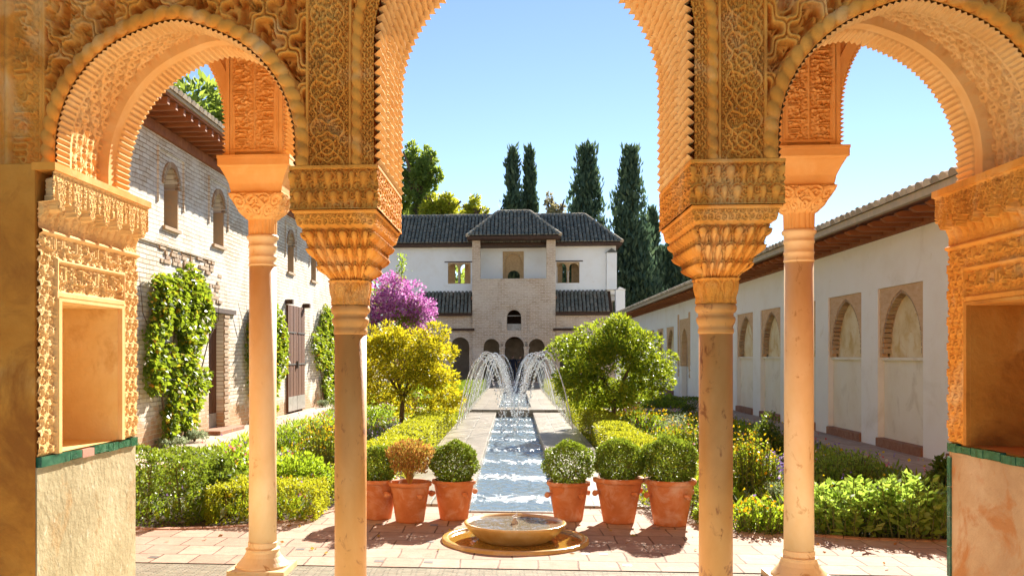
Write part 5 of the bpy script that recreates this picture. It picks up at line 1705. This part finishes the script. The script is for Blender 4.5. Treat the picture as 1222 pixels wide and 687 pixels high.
# ------------------------------------------------------------------ hedges and bushes in the beds
def hedge(label, x0, x1, y0, y1, h, n, L, leafm, z0=-.05, jag=.03, name='clipped_hedge', group='clipped hedges along the pool', wobbly=.028):
    t = thing(name, label, 'hedge', ((x0+x1)/2, (y0+y1)/2, z0), group)
    w, l = x1-x0, y1-y0
    A = [w*l, l*h, l*h, w*h, w*h]; A = np.array(A)/sum(A)
    f = R.choice(5, n, p=A)
    u, v = R.uniform(0, 1, n), R.uniform(0, 1, n)
    P = np.empty((n, 3))
    P[:, 0] = np.select([f==0, f==1, f==2, f>=3], [x0+u*w, x0, x1, x0+u*w])
    P[:, 1] = np.select([f==0, f==1, f==2, f==3, f==4], [y0+v*l, y0+u*l, y0+u*l, y0, y1])
    P[:, 2] = z0 + np.select([f==0, f>0], [h, v*h])
    nr = np.zeros((n, 3)); nr[f==0, 2] = 1; nr[f==1, 0] = -1; nr[f==2, 0] = 1; nr[f==3, 1] = -1; nr[f==4, 1] = 1
    bulge = wobbly*(np.sin(P[:,1]*2.1+x0*3)+np.sin(P[:,1]*5.3+P[:,0]*4)+.7*np.sin(P[:,0]*9+P[:,1]*8))*.5
    P += nr*(bulge - R.exponential(.018, n)+.008)[:, None] + unit(n)*jag*.3
    # rounded top edges
    P[:, 2] -= np.where(f==0, .05*np.exp(-np.minimum(P[:,0]-x0, x1-P[:,0])/.05), 0)
    D = nr*.7 + unit(n)*.9 + np.array([0,0,.3])
    leaves('foliage', P, D, rsize(n, L*.7, L*1.3), rsize(n, L*.45, L*.75), leafm, t)
    m = MB(); rr = random.Random(n)
    for k in range(int(max(6, l*5))):
        x, y = rr.uniform(x0+.06, x1-.06), rr.uniform(y0+.06, y1-.06)
        m.tube([(x,y,z0),(x+rr.uniform(-.08,.08),y+rr.uniform(-.08,.08),z0+h*.9)], [.012,.006], 5)
    m.build('stem', BARK, t)
    return t
hedge('sunny lime green clipped hedge along the left side of the pool', -2.0, -1.42, 10.3, 26.4, .46, 30000, .030, LEAF_BOX_LIME)
hedge('clipped green hedge along the right side of the pool', 1.42, 2.0, 10.3, 26.4, .46, 30000, .030, LEAF_BOX_LIME)
hedge('far clipped hedge left of the pool beyond the crossing', -2.3, -1.42, 29.0, 47, .5, 9000, .05, LEAF_BOX)
hedge('far clipped hedge right of the pool beyond the crossing', 1.42, 2.3, 29.0, 47, .5, 9000, .05, LEAF_BOX_LIME)
hedge('dark clipped hedge across the left bed by the crossing path', -5.0, -2.05, 25.5, 26.4, .55, 6000, .045, LEAF_BOX, group='hedges along the crossing path')
hedge('dark clipped hedge across the right bed by the crossing path', 2.05, 5.1, 25.5, 26.4, .5, 6000, .045, LEAF_BOX, group='hedges along the crossing path')
hedge('low clipped hedge beside the paving between the two left columns', -3.0, -1.92, 9.0, 9.75, .38, 9500, .028, LEAF_BOX_LIME, name='clipped_hedge', group='low hedges at the paving edge')
hedge('narrow low hedge behind the right flower pots', 1.45, 1.95, 9.55, 10.25, .33, 3000, .03, LEAF_BOX, group='low hedges at the paving edge')

def bush(label, x, y, w, h, n, L, leafm, style='dome', d=None, flower=None, aspect=.55, name='garden_bush', cat='bush', z0=-.05, group='bushes in the flower beds', k=16):
    d = d or w
    t = thing(name, label, cat, (x, y, z0), group)
    if style == 'upright':
        ns = max(12, n//14)
        a = R.uniform(0, 2*math.pi, ns); r = np.sqrt(R.uniform(0, 1, ns))
        bx = np.stack([x+np.cos(a)*r*w*.42, y+np.sin(a)*r*d*.42, np.full(ns, z0)], 1)
        hh = h*R.uniform(.65, 1.0, ns)*(1-.35*r**2)
        tip = bx + np.stack([np.cos(a)*r*w*.16+R.normal(0,.04,ns)*w, np.sin(a)*r*d*.16+R.normal(0,.04,ns)*d, hh], 1)
        m = MB()
        for i in range(min(ns, 160)): m.tube([bx[i], (bx[i]+tip[i])/2+R.normal(0,.01,3), tip[i]], [.006,.005,.002], 4, cap=False)
        m.build('stem', STEM_GREEN, t)
        i = R.integers(0, ns, n); s = R.uniform(.1, 1, n)**.7
        P = bx[i]+(tip[i]-bx[i])*s[:, None]
        ang = R.uniform(0, 2*math.pi, n)
        D = np.stack([np.cos(ang), np.sin(ang), R.uniform(-.25, .8, n)+s*.5], 1)
        Ls = rsize(n, L*.6, L*1.3)*(1.1-.45*s)
        leaves('foliage', P, D, Ls, Ls*aspect, leafm, t)
        top = tip
    else:
        P, D = clump_crown(n, (x, y, z0+h*.45), (w*.5, d*.5, h*.55), k, (.3,.5), shell=.72, flat=.95)
        P = P[P[:, 2] > z0+.01]; D = D[:len(P)]
        leaves('foliage', P, D + np.array([0,0,.3]), rsize(len(P), L*.7, L*1.3), rsize(len(P), L*aspect*.75, L*aspect*1.25), leafm, t)
        m = MB(); woody(m, (x, y, z0), h*.8, .9, 7, .012, int(abs(x*100))); m.build('stem', BARK, t)
        top = P[P[:, 2] > z0+h*.55]
    if flower:
        fm, fn, fs = flower
        i = R.integers(0, len(top), fn)
        Pf = top[i] + R.normal(0, .015, (fn, 3)) + np.array([0, 0, .02])
        leaves('flowers', Pf, unit(fn)+np.array([0,0,.6]), rsize(fn, fs*.7, fs*1.2), rsize(fn, fs*.6, fs), fm, t)['kind'] = 'stuff'
    return t
def bpx(label, px, py_base, py_top, wpx, n, L, leafm, **kw):
    x, y = gp(px, py_base, -.05)
    s = DEP(x, y)/FPX
    yc = y + wpx*s*.35
    top = HC + (CY-py_top)*DEP(x, yc)/FPX
    w = wpx*s
    return bush(label, x*yc/y, yc, w*1.03, max(.12, top+.05), n, L, leafm, **kw)
# left bed
hedge('big rounded glossy bush at the front corner of the left bed', -3.85, -3.15, 8.9, 9.9, .62, 9500, .034, LEAF_BOX, name='garden_bush', group='bushes in the flower beds', jag=.08, wobbly=.10)
bpx('bright leafy bush behind the low left hedge', 262, 617, 545, 84, 2600, .055, LEAF_DARK, style='dome')
bpx('yellowish leafy bush behind the low hedge near the left column', 345, 600, 538, 110, 3000, .05, LEAF_GREEN, style='dome')
bpx('tall lime bush with tiny yellow flowers between the two left columns', 384, 575, 494, 58, 2200, .05, LEAF_CITRUS, style='upright', flower=(PETAL_YELLOW, 260, .03))
bpx('spiky grass like tuft in front of the double door', 350, 545, 500, 46, 700, .16, LEAF_GREEN, style='upright', aspect=.12)
bpx('loose green bush with a few pink blooms near the left wall path', 285, 580, 532, 66, 1600, .05, LEAF_GREEN, style='dome', flower=(PETAL_RED, 26, .05))
bpx('olive green bush beside the wall path, behind the rounded front bush', 215, 590, 545, 70, 1500, .045, LEAF_CITRUS, style='dome', flower=(PETAL_RED, 14, .05))
bpx('grey lavender clump left of the lime pool hedge', 470, 535, 500, 60, 1500, .05, LEAF_GREY, style='upright', aspect=.25, flower=(PETAL_PURPLE, 120, .03))
bpx('fresh green clump beside the second left column', 452, 560, 520, 44, 1100, .05, LEAF_GREEN, style='upright')
bpx('mixed flowering clump under the yellow citrus tree', 520, 508, 486, 60, 1100, .06, LEAF_GREEN, style='dome', flower=(PETAL_RED, 40, .04))
bpx('low bushy herb under the yellow citrus, toward the wall', 452, 510, 478, 60, 1100, .06, LEAF_GREEN, style='dome', flower=(PETAL_WHITE, 40, .04))
for px, py, label in ((205, 537, 'silvery tuft at the wall foot under the large climber'), (232, 531, 'small silvery tuft between the climber and the narrow door'), (385, 497, 'silvery tuft at the foot of the far climber')):
    x, y = -5.75, YX(px, -5.75)
    bush(label, x, y, .55, .2, 500, .07, LEAF_GREY, style='dome', aspect=.3, z0=.05, name='silver_tuft', cat='plant', group='silvery tufts along the brick wall', k=8)
# right bed
bpx('yellow daisy clump behind the right pool hedge', 756, 520, 484, 80, 1700, .06, LEAF_GREEN, style='upright', flower=(PETAL_YELLOW, 320, .045))
bpx('soft grey green mound beyond the yellow daisies', 806, 522, 494, 52, 1200, .05, LEAF_GREY, style='dome', aspect=.3)
bpx('lime bush with yellow sprays left of the right inner column', 822, 556, 495, 58, 2200, .055, LEAF_CITRUS, style='upright', flower=(PETAL_YELLOW, 160, .035))
bpx('tall yellow flowering bush between the right columns', 893, 600, 508, 62, 2600, .055, LEAF_CITRUS, style='upright', flower=(PETAL_YELLOW, 130, .04))
bpx('dense round dark bush between the right columns, by the gallery path', 917, 560, 493, 50, 2200, .05, LEAF_DARK, style='dome', flower=(PETAL_YELLOW, 20, .04))
bpx('purple salvia spikes beside the right outer column', 925, 590, 540, 34, 700, .05, LEAF_GREY, style='upright', aspect=.35, flower=(PETAL_PURPLE, 420, .03))
bpx('silver green herb in front of the purple salvia', 930, 612, 568, 36, 900, .05, LEAF_GREY, style='upright', aspect=.4)
bpx('low green edging plants with yellow flowers in front of the salvia', 905, 643, 592, 66, 1700, .05, LEAF_GREEN, style='upright', flower=(PETAL_YELLOW, 70, .035))
bpx('leafy branching bush behind the big sage', 1004, 585, 528, 80, 2000, .07, LEAF_SAGE, style='upright')
bpx('big dense sage bush with broad pale leaves on the right', 1012, 646, 566, 96, 2400, .105, LEAF_SAGE, style='upright', aspect=.42)
bpx('right half of the broad leaved sage patch beside the right jamb', 1090, 650, 560, 96, 2400, .105, LEAF_SAGE, style='upright', aspect=.42)
bpx('dark bush squeezed between sage and right jamb', 1128, 607, 540, 46, 1600, .06, LEAF_DARK, style='dome')
bpx('small dark ball bush by the gallery path', 822, 500, 480, 24, 900, .05, LEAF_DARK, style='dome')
bpx('greenish shrub under the right citrus tree', 700, 505, 486, 44, 800, .06, LEAF_BOX, style='dome')
bpx('spreading herb with yellow flowers by the right pool hedge', 785, 545, 512, 60, 1500, .05, LEAF_GREEN, style='upright', flower=(PETAL_YELLOW, 60, .035))
bpx('low lime edging beside the right inner column', 845, 632, 588, 40, 1100, .045, LEAF_GREEN, style='dome')

# loose flower meadow between the bushes
def meadow(x0, x1, y0, y1, n):
    P = np.stack([R.uniform(x0, x1, n), R.uniform(y0, y1, n), np.full(n, -.05)], 1)
    dens = np.sin(P[:,0]*2.3+P[:,1]*.7)+np.sin(P[:,1]*1.9-P[:,0])+R.normal(0,.6,n)
    P = P[dens > -.9]
    ang = R.uniform(0, 2*math.pi, len(P))
    D = np.stack([np.cos(ang)*.6, np.sin(ang)*.6, R.uniform(.4, 1.4, len(P))], 1)
    up = R.uniform(0, .14, len(P)); P[:, 2] += up
    return P, D
for x0, x1 in ((-5.0, -2.02), (2.02, 5.15)):
    for nm, mt, n, L, asp in (('ground_cover', LEAF_GREEN, 9000, .13, .3), ('ground_cover', LEAF_GREY, 3200, .12, .25), ('ground_cover', LEAF_BOX_LIME, 3500, .12, .3)):
        P, D = meadow(x0, x1, 9.0, 25.4, n)
        o = leaves(nm, P, D, rsize(len(P), L*.6, L*1.4), rsize(len(P), L*asp*.6, L*asp*1.3), mt, None); o['kind'] = 'stuff'
    for mt, n in ((PETAL_YELLOW, 420), (PETAL_RED, 260), (PETAL_PURPLE, 420), (PETAL_WHITE, 300)):
        P, D = meadow(x0, x1, 9.0, 25.4, n); P[:, 2] += R.uniform(.1, .25, len(P))
        o = leaves('meadow_flowers', P, D, rsize(len(P), .025, .05), rsize(len(P), .025, .045), mt, None); o['kind'] = 'stuff'
    P, D = meadow(x0, x1, 29, 50, 5000)
    o = leaves('ground_cover', P, D, rsize(len(P), .2, .4), rsize(len(P), .08, .14), LEAF_GREEN, None); o['kind'] = 'stuff'

n = 90
P = np.stack([R.uniform(-4.5, 5, n), R.uniform(7.2, 9.6, n), np.full(n, .016)], 1)
D = np.stack([R.normal(size=n), R.normal(size=n), R.normal(0, .12, n)], 1)
o = leaves('fallen_leaves', P, D, rsize(n, .03, .07), rsize(n, .02, .035), LEAF_DRY, None, fold=.1); o['kind'] = 'stuff'
# ================================================================== potted shrubs
def pot_profile(h, rt, rb):
    return [(rb, 0), (rb*1.02, .012), (rb+(rt-rb)*.5, h*.5), (rt*.965, h*.86), (rt*.97, h*.885), (rt*1.06, h*.90), (rt*1.085, h*.93), (rt*1.085, h*.975), (rt*1.05, h), (rt*.93, h), (rt*.90, h*.9)]
def swag(mb, c, r, z, a0, s=.05):
    """little moulded lug on the side of the pot"""
    a = a0
    p = []
    for k in range(7):
        t = math.pi*k/6
        rr = r+.010+.034*math.sin(t)
        p.append((c[0]+rr*math.cos(a+s*3.4*(k-3)/6), c[1]+rr*math.sin(a+s*3.4*(k-3)/6), c[2]+z-.012*math.sin(t)))
    mb.tube(p, [.012,.020,.027,.030,.027,.020,.012], 8)
def potted(label, x, y, h, rt, rb, ball, leafm, style, n, group='potted shrubs lined up across the pool end', lug=True, zb=0.0, L=.03):
    t = thing('potted_shrub', label, 'potted plant', (x, y, zb), group)
    c = (x, y, zb)
    m = MB(); m.lathe(pot_profile(h, rt, rb), c, 40); pt = m.build('pot', TERRACOTTA, t, smooth=True)
    pt.data.polygons.foreach_set('use_smooth', np.ones(len(pt.data.polygons), bool))
    if lug:
        for a in (-1.0, 2.2, -2.75, .5):
            m = MB(); swag(m, c, rt*.93, h*.70, a); m.build('lug', TERRACOTTA, pt, smooth=True)
    m = MB(); m.lathe([(.001, h*.86),(rt*.905, h*.86),(rt*.905, h*.88),(.001, h*.90)], c, 30); m.build('soil', SOIL, t)
    m = MB()
    bz = zb+h*.88
    woody(m, (x, y, bz), ball*1.1, 1.0 if style != 'dry' else .55, 9, .010 if style != 'dry' else .007, int(x*77))
    if style == 'dry': woody(m, (x, y, bz), ball*1.5, .35, 16, .006, int(x*33)+5)
    m.build('stem', BARK if style != 'dry' else LEAF_DRY, t)
    if style == 'ball':
        k = int(n*1.9); L = L*.78
        d = unit(k); d[:, 2] *= 1
        r = ball*(1-R.exponential(.10, k))
        lump = 1+.09*np.sin(d[:,0]*7+x*9)*np.sin(d[:,1]*6+2+x*3)+.07*np.sin(d[:,2]*8+d[:,0]*4+x)
        P = np.array([x, y, bz+ball*.86]) + d*(np.clip(r, ball*.45, 2)*lump)[:, None]*np.array([1, 1, .93])
        P = P[P[:, 2] > bz-.02]; 
        D = (P-np.array([x, y, bz+ball*.8]))/ball*.6 + unit(len(P))*.8 + np.array([0,0,.35])
    else:
        k = n
        a = R.uniform(0, 2*math.pi, k); s = R.uniform(.15, 1, k)**.6; rr = np.sqrt(R.uniform(0, 1, k))
        spread = ball*(.45+.6*s)
        P = np.stack([x+np.cos(a)*rr*spread, y+np.sin(a)*rr*spread, bz+s*ball*1.9*(1-.25*rr**2)], 1)
        D = np.stack([np.cos(a)*.4, np.sin(a)*.4, np.full(k, 1.0)], 1)+unit(k)*.5
    leaves('foliage', P, D, rsize(len(P), L*.7, L*1.3), rsize(len(P), L*.45, L*.7), leafm, t)
    return t
pots = [
 ('box ball in a clay pot half hidden by the left inner column', 449, 620, .39, .205, .135, .20, LEAF_BOX, 'ball', 3200),
 ('dry russet shrub in a clay pot, second from the left', 488, 624, .385, .195, .135, .235, LEAF_DRY, 'dry', 2600),
 ('dense dark green box ball in a clay pot just left of the pool', 541, 621, .385, .20, .135, .225, LEAF_BOX, 'ball', 4200),
 ('box ball with a bare brown patch in a lugged clay pot right of the pool', 679, 622, .375, .195, .135, .235, LEAF_BOX, 'ball', 3400),
 ('round box ball in the middle clay pot of the right hand three', 739.5, 625, .43, .225, .145, .23, LEAF_BOX, 'ball', 4400),
 ('thick round box ball in the rightmost front pot beside the right column', 801.5, 628, .43, .225, .15, .25, LEAF_BOX, 'ball', 5000)]
for lb, px, py, h, rt, rb, ball, lm, st, n in pots:
    x, y = gp(px, py)
    y += .09
    potted(lb, x, y, h, rt, rb, ball, lm, st, n, zb=.005)
x, y = -3.05, 27.3
potted('far orange clay pot by the yellow citrus tree', x, y, .5, .3, .2, .22, LEAF_BOX, 'ball', 900, 'far pots beside the citrus trees', zb=.032)
potted('far orange clay pot beside the crossing hedge, left of the yellow citrus', -3.75, 27.5, .48, .28, .2, .2, LEAF_BOX, 'ball', 900, 'far pots beside the citrus trees', zb=.032)
potted('far clay pot behind the right citrus tree', 3.35, 27.6, .62, .32, .22, .3, LEAF_DARK, 'ball', 1200, 'far pots beside the citrus trees', zb=.032)

# ================================================================== round marble fountain basin in the paving
bx, by = gp(614.5, 645)
fo = thing('fountain_basin', 'low golden marble fountain bowl standing in a round sunken ring on the paving', 'fountain', (bx, by, 0))
c = (bx, by, 0)
m = MB(); m.lathe([(.40,.0045),(.57,.0045),(.575,.03),(.585,.036),(.62,.036),(.632,.028),(.635,.0)], c, 64)
m.v, m.f = m.v, m.f[:-2]
m.m = m.m[:len(m.f)]
m.build('ring', BASIN, fo, smooth=True)
m = MB(); m.lathe([(.0,.002),(.572,.002)], c, 64); 
m = MB()
n = 64
m.add([(bx+.574*math.cos(2*math.pi*k/n), by+.574*math.sin(2*math.pi*k/n), .014) for k in range(n)], [tuple(range(n))])
RW = water_mat('shallow_golden_water', (.30,.18,.03), .04, .5, .004)
m.build('ring_water', RW, fo)
m = MB()
m.lathe([(.29,.004),(.32,.03),(.385,.085),(.425,.13),(.438,.152),(.440,.163),(.434,.168),(.415,.166),(.40,.150),(.36,.125),(.26,.105),(.05,.10)], c, 72)
m.build('bowl', BASIN, fo, smooth=True)
m = MB()
m.add([(bx+.409*math.cos(2*math.pi*k/n), by+.409*math.sin(2*math.pi*k/n), .152) for k in range(n)], [tuple(range(n))])
RW2 = water_mat('bowl_water', (.22,.18,.12), .05, .8, .008)
m.build('bowl_water', RW2, fo)
m = MB(); m.lathe([(.032,.10),(.03,.17),(.018,.182),(.012,.20),(.006,.205)], c, 16); m.build('nozzle', STONE, fo, smooth=True)
DROP, nt, b = new_mat('sunlit_water_drops')
b.inputs['Base Color'].default_value = (.93,.96,1,1); b.inputs['Roughness'].default_value = .12
b.inputs['Transmission Weight'].default_value = .35; b.inputs['IOR'].default_value = 1.33
b.inputs['Specular IOR Level'].default_value = 1.0
def drops(mb, pts, rad):
    t = (1+5**.5)/2
    iv = np.array([(-1,t,0),(1,t,0),(-1,-t,0),(1,-t,0),(0,-1,t),(0,1,t),(0,-1,-t),(0,1,-t),(t,0,-1),(t,0,1),(-t,0,-1),(-t,0,1)])/math.hypot(1,t)
    fc = [(0,11,5),(0,5,1),(0,1,7),(0,7,10),(0,10,11),(1,5,9),(5,11,4),(11,10,2),(10,7,6),(7,1,8),(3,9,4),(3,4,2),(3,2,6),(3,6,8),(3,8,9),(4,9,5),(2,4,11),(6,2,10),(8,6,7),(9,8,1)]
    for p, r in zip(pts, rad):
        mb.add(np.asarray(p)+iv*np.asarray(r), fc)
m = MB(); pts = [(bx+R.normal(0,.012), by+R.normal(0,.012), .20+.04*R.random()) for k in range(8)]
drops(m, pts, [.006]*8); m.build('bubbling_drops', DROP, fo, smooth=True)

# ================================================================== arching water jets along both sides of the pool
def jet_mesh(seed):
    rr = np.random.default_rng(seed); m = MB()
    ax, H = .54, 1.50
    pts, rad = [], []
    m_path = []
    for k in range(53):                               # unbroken stream near the nozzle
        u = k/66; x = u*2*ax; m_path.append((x, 0, .10+H*(1-(x/ax-1)**2)))
    m.tube(m_path, [.0125+.004*math.sin(k*1.9)+.004*rr.random()-.00008*k for k in range(53)], 6)
    u = .34
    while u < 1.02:
        x = u*2*ax
        j = .004+.030*max(0, u-.35)
        p = (x+rr.normal(0, j), rr.normal(0, j), .10+H*(1-(x/ax-1)**2)+rr.normal(0, j*.6))
        if p[2] > -.09:
            s = rr.uniform(.006, .019)
            pts.append(p); rad.append((s, s, s*rr.uniform(.9, 1.6)))
        slope = abs(-2*(x/ax-1)/ax*H)
        u += rr.uniform(.25, .9)*.030/math.hypot(1, slope)
    drops(m, pts, rad)
    return m
jets = []
words = ['nearest', 'second', 'third', 'fourth', 'fifth', 'sixth', 'seventh', 'eighth', 'ninth', 'tenth', 'eleventh', 'twelfth', 'thirteenth', 'fourteenth', 'fifteenth', 'sixteenth', 'seventeenth', 'eighteenth', 'nineteenth', 'twentieth']
protos = {}
rj = random.Random(4)
for s in (-1, 1):
    y = 19.6
    for i, wd in enumerate(words):
        v = i % 3
        label = f'{wd} water jet from the front in the row arching in from the {"left" if s < 0 else "right"} side'
        if v not in protos:
            o = jet_mesh(v).build('water_jet', DROP, None, smooth=True); protos[v] = o
        else:
            o = protos[v].copy(); COL.objects.link(o)
        tag(o, label, 'water jet', 'water jets arching over the pool')
        o.location = (s*1.19, y+rj.uniform(-.1,.1), 0)
        o.rotation_euler = (0, 0, (math.pi if s > 0 else 0)+rj.uniform(-.12,.12))
        sc = rj.uniform(.9, 1.06); o.scale = (rj.uniform(.84,1.16), 1, sc)
        y += 1.02 if i < 10 else 1.7

# ================================================================== visitors in the pavilion arcade
SKIN = mat('skin', [(.3,(.42,.24,.16)), (.7,(.50,.30,.21))], 4, bmp=0, rough=.6)
CLOTH_DARK = mat('dark_blue_cloth', [(.3,(.02,.022,.035)), (.7,(.04,.045,.07))], 4, bmp=0)
CLOTH_GREY = mat('grey_cloth', [(.3,(.08,.08,.085)), (.7,(.14,.14,.15))], 4, bmp=0)
CLOTH_PALE = mat('pale_shirt_cloth', [(.3,(.45,.42,.38)), (.7,(.55,.52,.48))], 4, bmp=0)
HAIR = mat('dark_hair', [(.3,(.015,.01,.008)), (.7,(.03,.02,.015))], 4, bmp=0)
def person(label, x, y, rz, shirt, trousers, pose):
    J = {'pelvis':(0,0,.95,.125,.10), 'waist':(0,0,1.12,.125,.09), 'chest':(0,.0,1.32,.16,.11), 'neck':(0,0,1.49,.055,.055), 'head0':(0,-.01,1.57,.075,.085), 'head1':(0,-.01,1.68,.078,.09)}
    E_ = [('pelvis','waist'),('waist','chest'),('chest','neck'),('neck','head0'),('head0','head1')]
    st = .10 if pose == 'stand' else .22
    for s, n in ((-1,'l'),(1,'r')):
        f = s*st if pose == 'walk' else 0
        J['hip'+n] = (s*.10, 0, .90, .095, .095); J['knee'+n] = (s*.11, -.03+f*.4, .50, .065, .065); J['ankle'+n] = (s*.11, f*.8, .09, .045, .045); J['toe'+n] = (s*.13, f*.8-.17, .035, .04, .03)
        J['sh'+n] = (s*.19, 0, 1.43, .065, .065)
        if pose == 'phone' : J['el'+n] = (s*.25, -.05, 1.14, .045, .045); J['wr'+n] = (s*.10, -.28, 1.30, .032, .032); J['ha'+n] = (s*.05, -.34, 1.34, .035, .03)
        else: J['el'+n] = (s*.26, .02-f*.3, 1.14, .045, .045); J['wr'+n] = (s*.27, -.06-f*.6, .90, .032, .032); J['ha'+n] = (s*.27, -.08-f*.6, .81, .035, .03)
        E_ += [('pelvis','hip'+n),('hip'+n,'knee'+n),('knee'+n,'ankle'+n),('ankle'+n,'toe'+n),('chest','sh'+n),('sh'+n,'el'+n),('el'+n,'wr'+n),('wr'+n,'ha'+n)]
    names = list(J)
    me = bpy.data.meshes.new('person')
    me.from_pydata([J[k][:3] for k in names], [(names.index(a), names.index(b)) for a, b in E_], [])
    tmp = bpy.data.objects.new('tmp', me); COL.objects.link(tmp)
    sk = tmp.modifiers.new('skin', 'SKIN'); tmp.modifiers.new('sub', 'SUBSURF').levels = 2
    tmp.modifiers['sub'].render_levels = 2
    for i, k in enumerate(names):
        me.skin_vertices[0].data[i].radius = J[k][3:]
    me.skin_vertices[0].data[0].use_root = True
    dg = bpy.context.evaluated_depsgraph_get(); dg.update()
    out = bpy.data.meshes.new_from_object(tmp.evaluated_get(dg))
    bpy.data.objects.remove(tmp)
    out.name = 'person'
    for mm in (SKIN, shirt, trousers, HAIR): out.materials.append(mm)
    for p in out.polygons:
        c_ = p.center
        far = abs(c_.x) > .2 or c_.y < -.18
        if c_.z > 1.64 or (c_.z > 1.55 and c_.y > .02): i = 3
        elif c_.z > 1.48: i = 0
        elif c_.z < .07: i = 3
        elif c_.z < .97 and abs(c_.x) < .215: i = 2
        elif far and (c_.z < .93 or (pose == 'phone' and c_.y < -.22)): i = 0
        else: i = 1
        p.material_index = i; p.use_smooth = True
    o = bpy.data.objects.new('person', out); COL.objects.link(o)
    o.location = (x, y, -.1); o.rotation_euler = (0, 0, rz)
    tag(o, label, 'person', 'visitors under the far arcade')
person('visitor in dark clothes standing under the left arch of the pavilion arcade', fx(586.5), YP+1.0, .4, CLOTH_DARK, CLOTH_GREY, 'stand')
person('visitor in dark jacket walking through the middle arch of the pavilion arcade', fx(612), YP+.9, -.2, CLOTH_DARK, CLOTH_DARK, 'walk')
person('visitor in grey with raised hands by the right column of the pavilion arcade', fx(621), YP+1.6, .1, CLOTH_GREY, CLOTH_DARK, 'phone')
person('visitor in dark shirt under the right arch of the pavilion arcade', fx(647), YP+1.2, .6, CLOTH_GREY, CLOTH_DARK, 'stand')
sheet('arcade_floor', [(XP(500,YP), YP-5),(XP(740,YP), YP-5),(XP(740,YP), YP+5),(XP(500,YP), YP+5)], -.1, PATHM)
